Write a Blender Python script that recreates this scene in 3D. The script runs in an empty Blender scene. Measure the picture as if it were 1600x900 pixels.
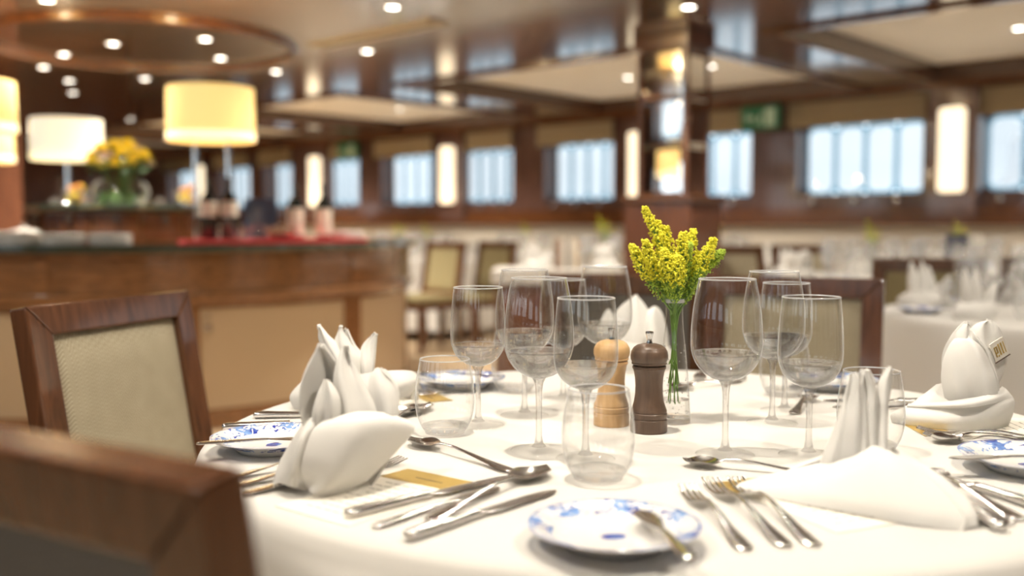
import bpy, bmesh, math, random
from mathutils import Vector, Matrix, noise
R = random.Random(7)
PI = math.pi
SC = bpy.context.scene
COL = SC.collection

# ------------------------------------------------------------------ camera
cd = bpy.data.cameras.new('camera'); cam = bpy.data.objects.new('camera', cd); COL.objects.link(cam)
cam.location = (0, 0, 1.0525)
cam.rotation_euler = (PI/2 - math.radians(3.604), 0, 0)
cd.sensor_width = 36; cd.lens = 35; cd.clip_start = .05; cd.clip_end = 400
cd.dof.use_dof = True; cd.dof.focus_distance = 1.40; cd.dof.aperture_fstop = 1.9
SC.camera = cam
# ------------------------------------------------------------------ exposure
SC.view_settings.view_transform = 'Standard'
SC.view_settings.look = 'None'
SC.view_settings.exposure = 0.2
SC.view_settings.gamma = 1.0
SC.view_settings.use_curve_mapping = False
# ------------------------------------------------------------------ sky: plain overcast, brighter towards the zenith
W = bpy.data.worlds.new('overcast_sky'); SC.world = W; W.use_nodes = True
wn = W.node_tree.nodes; wl = W.node_tree.links; wn.clear()
wo = wn.new('ShaderNodeOutputWorld'); wb = wn.new('ShaderNodeBackground')
wt = wn.new('ShaderNodeTexCoord'); ws = wn.new('ShaderNodeSeparateXYZ'); wr = wn.new('ShaderNodeValToRGB')
wns = wn.new('ShaderNodeTexNoise'); wns.inputs['Scale'].default_value = 7; wns.inputs['Detail'].default_value = 4
wmx = wn.new('ShaderNodeMix'); wmx.data_type = 'RGBA'; wmx.blend_type = 'MULTIPLY'; wmx.inputs[0].default_value = .6
wl.new(wt.outputs['Generated'], ws.inputs[0]); wl.new(ws.outputs['Z'], wr.inputs[0])
e = wr.color_ramp.elements
e[0].position = 0; e[0].color = (.70, .78, .84, 1)
e[1].position = 1; e[1].color = (1.0, 1.0, 1.0, 1)
wl.new(wt.outputs['Generated'], wns.inputs['Vector'])
wl.new(wr.outputs[0], wmx.inputs[6]); wl.new(wns.outputs['Fac'], wmx.inputs[7])
wl.new(wmx.outputs[2], wb.inputs[0]); wl.new(wb.outputs[0], wo.inputs[0])
wb.inputs['Strength'].default_value = 4.2
# lamp powers (each lamp is made by its own builder further down)
SPOT_W = 50.0        # recessed downlights
TABLE_SPOT_W = 10.0  # unseen downlights over and around the tables, most added as fill
SCONCE_E = 1.25
SHADE_E = .82

# ------------------------------------------------------------------ room axes: U runs along the window wall, V towards it
UX, UY = -.73599, .67699
VX, VY = .67699, .73599
def uv(u, v, z=0.0): return Vector((UX*u + VX*v, UY*u + VY*v, z))
ROT_U = math.atan2(UY, UX)

# ------------------------------------------------------------------ helpers
class MB:
    def __init__(s): s.v = []; s.f = []
    def add(s, vs, fs, M=None):
        o = len(s.v)
        s.v += [tuple(M @ Vector(p)) if M else tuple(p) for p in vs]
        s.f += [tuple(i + o for i in f) for f in fs]
        return s
    def box(s, x0, x1, y0, y1, z0, z1, M=None):
        vs = [(x, y, z) for z in (z0, z1) for y in (y0, y1) for x in (x0, x1)]
        return s.add(vs, [(0,2,3,1),(4,5,7,6),(0,1,5,4),(2,6,7,3),(0,4,6,2),(1,3,7,5)], M)
    def prism(s, poly, d0, d1, fn):
        n = len(poly)
        vs = [fn(a, b, d0) for a, b in poly] + [fn(a, b, d1) for a, b in poly]
        fs = [tuple(range(n)), tuple(range(2*n-1, n-1, -1))]
        fs += [(i, i+n, (i+1) % n + n, (i+1) % n) for i in range(n)]
        return s.add(vs, fs)
    def lathe(s, prof, n=48, M=None, a0=0, a1=None):
        full = a1 is None
        m = n if full else n + 1
        vs = []; fs = []; idx = []
        for r, z in prof:
            if r < 1e-6:
                idx.append([len(vs)]*m); vs.append((0, 0, z))
            else:
                row = []
                for i in range(m):
                    a = a0 + (2*PI if full else a1 - a0)*i/n
                    row.append(len(vs)); vs.append((r*math.cos(a), r*math.sin(a), z))
                idx.append(row)
        for A, B in zip(idx, idx[1:]):
            for i in range(n):
                j = (i+1) % m
                q = []
                for k in (A[i], A[j], B[j], B[i]):
                    if k not in q: q.append(k)
                if len(q) > 2: fs.append(tuple(q))
        return s.add(vs, fs, M)
    def tube(s, pts, rad, n=8, M=None, cap=True, flat=1.0):
        pts = [Vector(p) for p in pts]; N = len(pts)
        if not hasattr(rad, '__len__'): rad = [rad]*N
        vs = []; fs = []
        up = Vector((0, 0, 1))
        for i, p in enumerate(pts):
            t = (pts[min(i+1, N-1)] - pts[max(i-1, 0)]).normalized()
            a = t.cross(up)
            if a.length < 1e-3: a = t.cross(Vector((0, 1, 0)))
            a.normalize(); b = a.cross(t)
            for k in range(n):
                an = 2*PI*k/n
                vs.append(p + a*rad[i]*math.cos(an) + b*rad[i]*math.sin(an)*flat)
        for i in range(N-1):
            for k in range(n):
                fs.append((i*n+k, i*n+(k+1) % n, (i+1)*n+(k+1) % n, (i+1)*n+k))
        if cap:
            fs.append(tuple(range(n-1, -1, -1))); fs.append(tuple((N-1)*n+k for k in range(n)))
        return s.add(vs, fs, M)
    def grid(s, P, M=None):
        r, c = len(P), len(P[0])
        return s.add([p for row in P for p in row], [(i*c+j, i*c+j+1, (i+1)*c+j+1, (i+1)*c+j) for i in range(r-1) for j in range(c-1)], M)

MESHN = 0
def obj(name, mb, mat, parent=None, smooth=True, bevel=0, solid=0, subsurf=0, loc=None, angle=40):
    me = bpy.data.meshes.new(name)
    me.from_pydata(mb.v, [], mb.f); me.validate()
    bm = bmesh.new(); bm.from_mesh(me)
    if solid:
        bmesh.ops.recalc_face_normals(bm, faces=bm.faces)
        bmesh.ops.solidify(bm, geom=bm.faces[:], thickness=solid)
    if bevel:
        bmesh.ops.remove_doubles(bm, verts=bm.verts, dist=1e-6)
        ed = [x for x in bm.edges if len(x.link_faces) == 2 and x.calc_face_angle(0) > .5]
        bmesh.ops.bevel(bm, geom=ed, offset=bevel, segments=2, affect='EDGES', profile=.6)
    bmesh.ops.recalc_face_normals(bm, faces=bm.faces)
    bm.to_mesh(me); bm.free()
    if smooth:
        me.shade_smooth()
        try: me.set_sharp_from_angle(angle=math.radians(angle))
        except Exception: pass
    o = bpy.data.objects.new(name, me); COL.objects.link(o)
    if mat: me.materials.append(mat)
    if parent: o.parent = parent
    if loc is not None: o.location = loc
    return o
def tag(o, label=None, cat=None, group=None, kind=None):
    if label: o['label'] = label
    if cat: o['category'] = cat
    if group: o['group'] = group
    if kind: o['kind'] = kind
    return o
def thing(name, label, cat, loc=(0,0,0), rz=0, group=None, scale=None):
    o = bpy.data.objects.new(name, None); o.empty_display_size = .05; COL.objects.link(o)
    o.location = loc; o.rotation_euler = (0, 0, rz)
    if scale: o.scale = (scale,)*3
    return tag(o, label, cat, group)
def copy_tree(o, parent=None):
    c = o.copy(); COL.objects.link(c)
    if parent: c.parent = parent
    for ch in list(KIDS(o)): copy_tree(ch, c)
    return c
def KIDS(o): return [x for x in bpy.data.objects if x.parent == o]
def place(proto, used, loc, rz, label, group=None):
    """first use moves the prototype itself, later uses copy it with its parts"""
    if proto.name not in used: used.add(proto.name); c = proto
    else: c = copy_tree(proto)
    c.location = loc; c.rotation_euler = (0, 0, rz); c['label'] = label
    if group: c['group'] = group
    return c
USED = set()
def struct(name, mb, mat, parent=None, **k):
    o = obj(name, mb, mat, parent, **k)
    if parent is None: o['kind'] = 'structure'
    return o

# ------------------------------------------------------------------ materials
def new_mat(name):
    m = bpy.data.materials.new(name); m.use_nodes = True
    nt = m.node_tree; b = nt.nodes['Principled BSDF']
    return m, nt, b
def S(b, **k):
    for n, v in k.items(): b.inputs[n.replace('_', ' ')].default_value = v
def plain(name, col, rough=.5, metal=0, coat=0, spec=.5, noise_amt=0.06, nscale=40, **k):
    m, nt, b = new_mat(name)
    S(b, Roughness=rough, Metallic=metal)
    b.inputs['Coat Weight'].default_value = coat
    b.inputs['Coat Roughness'].default_value = .08
    b.inputs['Specular IOR Level'].default_value = spec
    tc = nt.nodes.new('ShaderNodeTexCoord'); ns = nt.nodes.new('ShaderNodeTexNoise'); ns.inputs['Scale'].default_value = nscale
    mx = nt.nodes.new('ShaderNodeMix'); mx.data_type = 'RGBA'
    nt.links.new(tc.outputs['Object'], ns.inputs['Vector']); nt.links.new(ns.outputs['Fac'], mx.inputs[0])
    mx.inputs[6].default_value = tuple(c*(1-noise_amt) for c in col) + (1,)
    mx.inputs[7].default_value = tuple(min(1, c*(1+noise_amt)) for c in col) + (1,)
    nt.links.new(mx.outputs[2], b.inputs['Base Color'])
    return m
def wood(name, c0, c1, rough=.3, coat=.5, scale=(3, 3, 40), axis='Z', coatr=.06):
    m, nt, b = new_mat(name)
    tc = nt.nodes.new('ShaderNodeTexCoord'); mp = nt.nodes.new('ShaderNodeMapping')
    sc = {'Z': (30, 30, 2.2), 'X': (2.2, 30, 30), 'Y': (30, 2.2, 30)}[axis]
    mp.inputs['Scale'].default_value = sc
    ns = nt.nodes.new('ShaderNodeTexNoise'); ns.inputs['Scale'].default_value = 1.6; ns.inputs['Detail'].default_value = 6; ns.inputs['Distortion'].default_value = .8
    rp = nt.nodes.new('ShaderNodeValToRGB')
    rp.color_ramp.elements[0].position = .3; rp.color_ramp.elements[0].color = c0 + (1,)
    rp.color_ramp.elements[1].position = .7; rp.color_ramp.elements[1].color = c1 + (1,)
    nt.links.new(tc.outputs['Object'], mp.inputs[0]); nt.links.new(mp.outputs[0], ns.inputs['Vector'])
    nt.links.new(ns.outputs['Fac'], rp.inputs[0]); nt.links.new(rp.outputs[0], b.inputs['Base Color'])
    S(b, Roughness=rough); b.inputs['Coat Weight'].default_value = coat; b.inputs['Coat Roughness'].default_value = coatr
    return m
def emit(name, col, strength):
    m, nt, b = new_mat(name)
    S(b, Roughness=.4); b.inputs['Base Color'].default_value = col + (1,)
    b.inputs['Emission Color'].default_value = col + (1,); b.inputs['Emission Strength'].default_value = strength
    return m
def thin_glass(name, tint=(1, 1, 1), base=.05, edge=.75, power=3.2, rough=0.0, rim=False, glint_white=0):
    m = bpy.data.materials.new(name); m.use_nodes = True; nt = m.node_tree; nt.nodes.clear()
    out = nt.nodes.new('ShaderNodeOutputMaterial'); tr = nt.nodes.new('ShaderNodeBsdfTransparent'); gl = nt.nodes.new('ShaderNodeBsdfGlossy')
    tr.inputs[0].default_value = tint + (1,); gl.inputs['Roughness'].default_value = rough
    lw = nt.nodes.new('ShaderNodeLayerWeight'); lw.inputs['Blend'].default_value = .5
    pw = nt.nodes.new('ShaderNodeMath'); pw.operation = 'POWER'; pw.inputs[1].default_value = power
    ml = nt.nodes.new('ShaderNodeMath'); ml.operation = 'MULTIPLY_ADD'; ml.inputs[1].default_value = edge; ml.inputs[2].default_value = base
    mx = nt.nodes.new('ShaderNodeMixShader')
    nt.links.new(lw.outputs['Facing'], pw.inputs[0]); nt.links.new(pw.outputs[0], ml.inputs[0]); nt.links.new(ml.outputs[0], mx.inputs[0])
    nt.links.new(tr.outputs[0], mx.inputs[1]); nt.links.new(gl.outputs[0], mx.inputs[2]); nt.links.new(mx.outputs[0], out.inputs[0])
    if rim:     # white mixed in towards the silhouette, standing in for bright glass outlines
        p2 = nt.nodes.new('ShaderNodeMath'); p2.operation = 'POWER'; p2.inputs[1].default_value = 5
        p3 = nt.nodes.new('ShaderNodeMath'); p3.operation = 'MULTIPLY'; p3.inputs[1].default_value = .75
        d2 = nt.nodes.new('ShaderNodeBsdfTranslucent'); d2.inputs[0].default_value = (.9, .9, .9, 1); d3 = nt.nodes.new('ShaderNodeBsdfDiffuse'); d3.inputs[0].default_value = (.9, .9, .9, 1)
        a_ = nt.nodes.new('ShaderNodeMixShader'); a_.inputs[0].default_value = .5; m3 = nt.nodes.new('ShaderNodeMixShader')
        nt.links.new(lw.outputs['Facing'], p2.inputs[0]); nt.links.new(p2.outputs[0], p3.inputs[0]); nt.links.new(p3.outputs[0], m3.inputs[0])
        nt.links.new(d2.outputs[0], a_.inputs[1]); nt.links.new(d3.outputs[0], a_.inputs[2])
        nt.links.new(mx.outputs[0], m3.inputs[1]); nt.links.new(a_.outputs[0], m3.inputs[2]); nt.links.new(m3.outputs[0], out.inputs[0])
    if glint_white:
        df = nt.nodes.new('ShaderNodeBsdfDiffuse'); df.inputs[0].default_value = (.9, .9, .9, 1); m2 = nt.nodes.new('ShaderNodeMixShader'); m2.inputs[0].default_value = glint_white
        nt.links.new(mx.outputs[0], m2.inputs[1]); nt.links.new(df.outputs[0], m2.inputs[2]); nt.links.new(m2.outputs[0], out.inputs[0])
    return m
def solid_glass(name, clear=.45, ior=1.47):
    m = bpy.data.materials.new(name); m.use_nodes = True; nt = m.node_tree; nt.nodes.clear()
    out = nt.nodes.new('ShaderNodeOutputMaterial'); g = nt.nodes.new('ShaderNodeBsdfGlass'); tr = nt.nodes.new('ShaderNodeBsdfTransparent')
    g.inputs['IOR'].default_value = ior; g.inputs['Roughness'].default_value = 0; g.inputs[0].default_value = (.99, .99, .985, 1)
    mx = nt.nodes.new('ShaderNodeMixShader'); mx.inputs[0].default_value = clear
    nt.links.new(g.outputs[0], mx.inputs[1]); nt.links.new(tr.outputs[0], mx.inputs[2]); nt.links.new(mx.outputs[0], out.inputs[0])
    return m
def linen(name, col, bump=.15, sc=900, crease=False):
    m, nt, b = new_mat(name); S(b, Roughness=.85); b.inputs['Specular IOR Level'].default_value = .2
    b.inputs['Base Color'].default_value = col + (1,)
    tc = nt.nodes.new('ShaderNodeTexCoord'); w = nt.nodes.new('ShaderNodeTexNoise'); w.inputs['Scale'].default_value = sc; w.inputs['Detail'].default_value = 2
    bp = nt.nodes.new('ShaderNodeBump'); bp.inputs['Strength'].default_value = bump; bp.inputs['Distance'].default_value = .0006
    nt.links.new(tc.outputs['Object'], w.inputs['Vector']); nt.links.new(w.outputs['Fac'], bp.inputs['Height']); nt.links.new(bp.outputs[0], b.inputs['Normal'])
    if crease:
        n2 = nt.nodes.new('ShaderNodeTexNoise'); n2.inputs['Scale'].default_value = 16; n2.inputs['Detail'].default_value = 1.5; n2.inputs['Distortion'].default_value = .3
        b2 = nt.nodes.new('ShaderNodeBump'); b2.inputs['Strength'].default_value = .4; b2.inputs['Distance'].default_value = .012
        nt.links.new(tc.outputs['Object'], n2.inputs['Vector']); nt.links.new(n2.outputs['Fac'], b2.inputs['Height']); nt.links.new(b2.outputs[0], bp.inputs['Normal'])
    return m
def mathn(nt, op, a, b=None, c=None):
    n = nt.nodes.new('ShaderNodeMath'); n.operation = op
    for i, x in enumerate((a, b, c)):
        if x is None: continue
        if isinstance(x, (int, float)): n.inputs[i].default_value = x
        else: nt.links.new(x, n.inputs[i])
    return n.outputs[0]
def herringbone(name, ca, cb):
    m, nt, b = new_mat(name); S(b, Roughness=.9); b.inputs['Specular IOR Level'].default_value = .15
    tc = nt.nodes.new('ShaderNodeTexCoord'); sp = nt.nodes.new('ShaderNodeSeparateXYZ'); nt.links.new(tc.outputs['Object'], sp.inputs[0])
    zig = mathn(nt, 'PINGPONG', sp.outputs['X'], .013)
    s_ = mathn(nt, 'ADD', mathn(nt, 'ADD', sp.outputs['Z'], sp.outputs['Y']), zig)
    w = mathn(nt, 'SINE', mathn(nt, 'MULTIPLY', s_, 2*PI/.0062))
    f = mathn(nt, 'MULTIPLY_ADD', w, .5, .5)
    ns = nt.nodes.new('ShaderNodeTexNoise'); ns.inputs['Scale'].default_value = 25; nt.links.new(tc.outputs['Object'], ns.inputs['Vector'])
    f2 = mathn(nt, 'ADD', mathn(nt, 'MULTIPLY', f, .75), mathn(nt, 'MULTIPLY', ns.outputs['Fac'], .25))
    mx = nt.nodes.new('ShaderNodeMix'); mx.data_type = 'RGBA'; nt.links.new(f2, mx.inputs[0])
    mx.inputs[6].default_value = ca + (1,); mx.inputs[7].default_value = cb + (1,); nt.links.new(mx.outputs[2], b.inputs['Base Color'])
    bp = nt.nodes.new('ShaderNodeBump'); bp.inputs['Strength'].default_value = .3; bp.inputs['Distance'].default_value = .0005
    nt.links.new(f, bp.inputs['Height']); nt.links.new(bp.outputs[0], b.inputs['Normal'])
    return m
def china(name, rad):
    """white glazed china with a printed blue rim pattern and a small centre motif (object space)"""
    m, nt, b = new_mat(name); S(b, Roughness=.12); b.inputs['Coat Weight'].default_value = .4
    tc = nt.nodes.new('ShaderNodeTexCoord'); sp = nt.nodes.new('ShaderNodeSeparateXYZ'); nt.links.new(tc.outputs['Object'], sp.inputs[0])
    X, Y, Z = sp.outputs
    r = mathn(nt, 'SQRT', mathn(nt, 'ADD', mathn(nt, 'MULTIPLY', X, X), mathn(nt, 'MULTIPLY', Y, Y)))
    ang = mathn(nt, 'ARCTAN2', Y, X)
    ns = nt.nodes.new('ShaderNodeTexNoise'); ns.inputs['Scale'].default_value = 85; ns.inputs['Detail'].default_value = 3; ns.inputs['Distortion'].default_value = 1.4
    nt.links.new(tc.outputs['Object'], ns.inputs['Vector'])
    lobes = mathn(nt, 'MULTIPLY_ADD', mathn(nt, 'SINE', mathn(nt, 'MULTIPLY', ang, 7)), .09, 0)
    band = mathn(nt, 'MULTIPLY', mathn(nt, 'GREATER_THAN', r, rad*.70), mathn(nt, 'LESS_THAN', r, rad*.985))
    motif = mathn(nt, 'MULTIPLY', band, mathn(nt, 'GREATER_THAN', mathn(nt, 'ADD', ns.outputs['Fac'], lobes), .525))
    line = mathn(nt, 'MULTIPLY', mathn(nt, 'GREATER_THAN', r, rad*.965), mathn(nt, 'LESS_THAN', r, rad*.99))
    # centre sprig
    ell = mathn(nt, 'ADD', mathn(nt, 'POWER', mathn(nt, 'DIVIDE', X, rad*.17), 2), mathn(nt, 'POWER', mathn(nt, 'DIVIDE', Y, rad*.13), 2))
    cen = mathn(nt, 'LESS_THAN', mathn(nt, 'ADD', ell, mathn(nt, 'MULTIPLY', ns.outputs['Fac'], 1.1)), 1.35)
    top = mathn(nt, 'GREATER_THAN', Z, .0045)
    mask = mathn(nt, 'MULTIPLY', mathn(nt, 'MINIMUM', mathn(nt, 'ADD', mathn(nt, 'ADD', motif, line), cen), 1.0), top)
    n2 = nt.nodes.new('ShaderNodeTexNoise'); n2.inputs['Scale'].default_value = 48; nt.links.new(tc.outputs['Object'], n2.inputs['Vector'])
    bl = nt.nodes.new('ShaderNodeValToRGB'); bl.color_ramp.elements[0].position = .42; bl.color_ramp.elements[0].color = (.035, .06, .36, 1)
    bl.color_ramp.elements[1].position = .6; bl.color_ramp.elements[1].color = (.22, .38, .72, 1)
    nt.links.new(n2.outputs['Fac'], bl.inputs[0])
    mx = nt.nodes.new('ShaderNodeMix'); mx.data_type = 'RGBA'; nt.links.new(mask, mx.inputs[0])
    mx.inputs[6].default_value = (.86, .85, .82, 1); nt.links.new(bl.outputs[0], mx.inputs[7]); nt.links.new(mx.outputs[2], b.inputs['Base Color'])
    return m

M = {}
M['chairwood'] = wood('chair_mahogany', (.075, .030, .014), (.15, .060, .026), .22, .6)
M['wood'] = wood('mahogany', (.115, .046, .028), (.22, .088, .046), .22, .6)
M['wallwood'] = wood('daylight_greyed_mahogany', (.105, .055, .042), (.20, .108, .085), .22, .7)  # mahogany copy greyed to stand in for daylight reflected off the wall
M['woodx'] = wood('mahogany_long_grain', (.09, .032, .012), (.19, .075, .028), .2, .6, axis='X')
M['lacquer'] = wood('ceiling_lacquer', (.062, .030, .019), (.11, .052, .030), .16, 1.0, axis='X', coatr=.09)
M['barwood'] = wood('bar_walnut', (.19, .085, .034), (.36, .17, .07), .2, .7, axis='X')
M['cream'] = plain('cream_panel', (.90, .85, .76), .7)
M['beige_door'] = plain('beige_leatherette', (.56, .41, .25), .55, nscale=300)
M['wallcream'] = plain('cream_wall', (.60, .55, .47), .6)
M['carpet'] = plain('tan_carpet', (.50, .37, .23), .95, noise_amt=.25, nscale=30)
M['marble'] = plain('green_marble', (.045, .06, .045), .08, coat=.8, noise_amt=.6, nscale=18)
M['linen'] = linen('white_linen', (.665, .646, .61))
M['napkin'] = linen('napkin_linen', (.77, .753, .715), .2, 1200, crease=True)
M['tan'] = herringbone('tan_herringbone', (.215, .18, .115), (.53, .465, .34))
M['grey'] = herringbone('grey_fabric', (.12, .115, .105), (.22, .21, .19))
M['olive'] = herringbone('olive_fabric', (.25, .21, .11), (.40, .34, .19))
M['shade'] = plain('roman_shade_cloth', (.42, .33, .20), .9)
M['steel'] = plain('polished_cutlery', (.88, .86, .83), .17, metal=1, noise_amt=.03)
M['brass'] = plain('brass', (.75, .6, .35), .25, metal=1)
M['chrome'] = plain('chrome', (.8, .8, .8), .08, metal=1)
M['mirror'] = plain('mirror', (.9, .9, .88), .01, metal=1, noise_amt=0)
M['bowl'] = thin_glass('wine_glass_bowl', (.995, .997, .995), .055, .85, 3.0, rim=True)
M['foot'] = thin_glass('glass_foot', (.985, .985, .98), .04, .45, 6)
M['rimglass'] = thin_glass('glass_rim', (.97, .97, .97), .25, .5, 2, glint_white=.38)  # white share painted in so the rims read as bright lines
M['lensglass'] = solid_glass('bowl_bottom_glass', .66)
M['clearbase'] = solid_glass('clear_base', .72)
M['farglass'] = thin_glass('far_glass', (.985, .985, .985), .10, .8, 2.4, glint_white=.13)  # white share stands in for blurred glints on distant glasses
M['glass'] = solid_glass('solid_glass', .6)
M['pane'] = thin_glass('sky_dimming_pane', (.61, .62, .625), .02, .3, 3)  # tint added to dim the sky here; opposite panes stay clear for brighter reflections
M['clearpane'] = thin_glass('clear_window_pane', (.97, .98, .985), .02, .3, 3)
M['cleartint'] = thin_glass('clear_window_border', (.80, .88, .92), .02, .2, 3)
M['mullion'] = thin_glass('pale_mullion_glass', (.36, .45, .49), .02, .2, 3)  # mullions made see-through so they stay pale against the sky
M['water'] = solid_glass('vase_water', .5, 1.33)
M['darkmill'] = wood('dark_beech', (.072, .043, .027), (.15, .092, .060), .42, .15)
M['lightmill'] = wood('light_beech', (.55, .33, .14), (.72, .47, .23), .4, .2)
M['china'] = china('blue_printed_china', .083)
M['white'] = plain('white_porcelain', (.82, .80, .76), .15, coat=.3)
M['stem'] = plain('green_stem', (.16, .30, .05), .5, noise_amt=.2)
M['goldenrod'] = plain('goldenrod_yellow', (.90, .80, .05), .7, noise_amt=.2, nscale=150)
M['bud'] = plain('goldenrod_bud_green', (.42, .56, .06), .7, noise_amt=.2, nscale=150)
M['paper'] = plain('menu_paper', (.86, .82, .73), .7)
M['gold'] = plain('gold_card', (.60, .42, .12), .35, metal=.4)
M['ink'] = plain('grey_ink', (.30, .27, .22), .8)
M['red'] = plain('red_cloth', (.60, .05, .05), .7)
M['navy'] = plain('navy_card', (.03, .045, .10), .5)
M['bottle'] = plain('black_bottle_glass', (.006, .008, .007), .06, coat=.6)
M['label'] = plain('bottle_label', (.74, .68, .58), .7)
M['exit'] = plain('exit_green', (.01, .16, .07), .4)
M['exitwhite'] = plain('exit_pictogram', (.55, .75, .6), .5)
M['bulb'] = emit('downlight_bulb', (1.0, .93, .80), 14)
M['sconce'] = emit('sconce_glow', (1.0, .86, .62), SCONCE_E)
M['shade_y'] = emit('amber_lampshade', (1.0, .72, .27), SHADE_E*.95)
M['shade_w'] = emit('cream_lampshade', (1.0, .90, .70), SHADE_E*.82)
M['rim_glow'] = emit('lampshade_bottom_glow', (1.0, .86, .52), 1.15)
M['orange'] = plain('orange_fruit', (.75, .32, .06), .6)
M['leaf'] = plain('dark_leaf', (.045, .12, .02), .6, noise_amt=.3)
M['petal_y'] = plain('yellow_petal', (.95, .72, .03), .7)
M['petal_p'] = plain('dusty_petal', (.62, .45, .34), .7)
M['vent'] = plain('vent_metal', (.55, .47, .35), .5)
M['dark'] = plain('dark_slot', (.05, .04, .03), .7)
M['cork'] = plain('cork', (.22, .11, .06), .8, noise_amt=.3)
M['stone'] = plain('white_monument', (.8, .82, .84), .8)
M['hill'] = plain('slate_hill', (.13, .18, .24), .9)

# ================================================================== THE ROOM
ZC = 2.25
UA, UB, VA, VB = -6.0, 17.6, -3.4, 9.12
def fbox(mb, u0, u1, v0, v1, z0, z1):
    vs = [uv(u, v, z) for z in (z0, z1) for v in (v0, v1) for u in (u0, u1)]
    return mb.add(vs, [(0,1,3,2),(4,6,7,5),(0,4,5,1),(2,3,7,6),(0,2,6,4),(1,5,7,3)])
def fmat(u, v, z):   # local x = along U, local y = along V
    return Matrix(((UX, VX, 0, UX*u + VX*v), (UY, VY, 0, UY*u + VY*v), (0, 0, 1, z), (0, 0, 0, 1)))
struct('floor', fbox(MB(), UA, UB, VA, VB, -.1, 0), M['carpet'], smooth=False)
# ceiling with coffer openings
coffers = [(-3.0, -.4), (.2, 3.05), (3.70, 6.55), (7.35, 9.80), (10.5, 12.6), (13.3, 15.6)]
CV0, CV1 = 5.70, 8.52
c = MB()
fbox(c, UA, UB, VA, CV0, ZC, ZC+.3); fbox(c, UA, UB, CV1, VB, ZC, ZC+.3)
us = [UA] + [x for a in coffers for x in a] + [UB]
for i in range(0, len(us), 2): fbox(c, us[i], us[i+1], CV0, CV1, ZC, ZC+.3)
struct('ceiling', c, M['lacquer'], smooth=False)
for a, b in coffers:
    struct('trim_1', fbox(MB(), a, b, CV0, CV1, ZC+.13, ZC+.16), M['cream'], smooth=False).name = 'trim_coffer_panel'
    t = MB()
    for (u0, u1, v0, v1) in ((a-.05, b+.05, CV0-.05, CV0+.0), (a-.05, b+.05, CV1, CV1+.05), (a-.05, a, CV0, CV1), (b, b+.05, CV0, CV1)):
        fbox(t, u0, u1, v0, v1, ZC-.022, ZC)
    struct('trim_coffer_edge', t, M['woodx'], smooth=False)
# window wall
wins = [(-.35, .75), (1.62, 2.82), (3.28, 4.47), (4.95, 6.05), (6.64, 7.64), (8.14, 9.14), (9.54, 10.59), (11.06, 12.0), (12.66, 13.42), (13.8, 14.7), (15.2, 16.4)]
WZ0, WZ1 = 1.335, 1.995
def window_wall(name, vw, vin, wins, sgn):
    """vw: outer plane, vin: room-side face; sgn +1 when the room lies on the low-v side"""
    lo, hi = min(vw, vin), max(vw, vin)
    m = MB()
    fbox(m, UA, UB, lo, hi, 0, WZ0); fbox(m, UA, UB, lo, hi, WZ1, ZC+.3)
    e_ = [UA] + [x for w in sorted(wins) for x in w] + [UB]
    for i in range(0, len(e_), 2): fbox(m, e_[i], e_[i+1], lo, hi, WZ0, WZ1)
    return struct(name, m, M['wallwood'], smooth=False)
wallw = window_wall('wall_right', 9.12, 8.86, wins, 1)
struct('trim_dado_panel', fbox(MB(), UA, UB, 8.82, 8.86, 0, 1.055), M['wallcream'], smooth=False)
t = MB(); fbox(t, UA, UB, 8.74, 8.86, 1.055, 1.115); fbox(t, UA, UB, 8.79, 8.86, 1.115, 1.20); fbox(t, UA, UB, 8.80, 8.86, 1.20, 1.225)
struct('trim_sill_rail', t, M['woodx'], smooth=False)
t = MB(); fbox(t, UA, UB, 8.70, 8.86, 2.19, ZC); struct('trim_cornice', t, M['woodx'], smooth=False)
for u0, u1 in ((2.76, 3.20), (5.95, 6.39), (8.85, 9.29), (11.60, 12.04), (-.9, -.4), (.8, 1.6)):
    t = MB(); fbox(t, u0+.02, u1-.02, 8.72, 8.86, 1.115, 2.19); struct('trim_pilaster', t, M['wallwood'], smooth=False)
def rrect(w, h, r, n=6, cx=0, cy=0):
    p = []
    for (sx, sy, a0) in ((1, -1, -PI/2), (1, 1, 0), (-1, 1, PI/2), (-1, -1, PI)):
        for k in range(n+1):
            a = a0 + PI/2*k/n
            p.append((cx + sx*(w/2 - r) + r*math.cos(a), cy + sy*(h/2 - r) + r*math.sin(a)))
    return p
def ring_mb(outer, inner, d0, d1, fn):
    m = MB(); n = len(outer)
    vs = [fn(a, b, d) for d in (d0, d1) for P in (outer, inner) for a, b in P]
    fs = []
    for i in range(n):
        j = (i+1) % n
        fs += [(i, j, n+j, n+i), (2*n+i, 3*n+i, 3*n+j, 2*n+j), (i, 2*n+i, 2*n+j, j), (n+i, n+j, 3*n+j, 3*n+i)]
    m.add(vs, fs); return m
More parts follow.
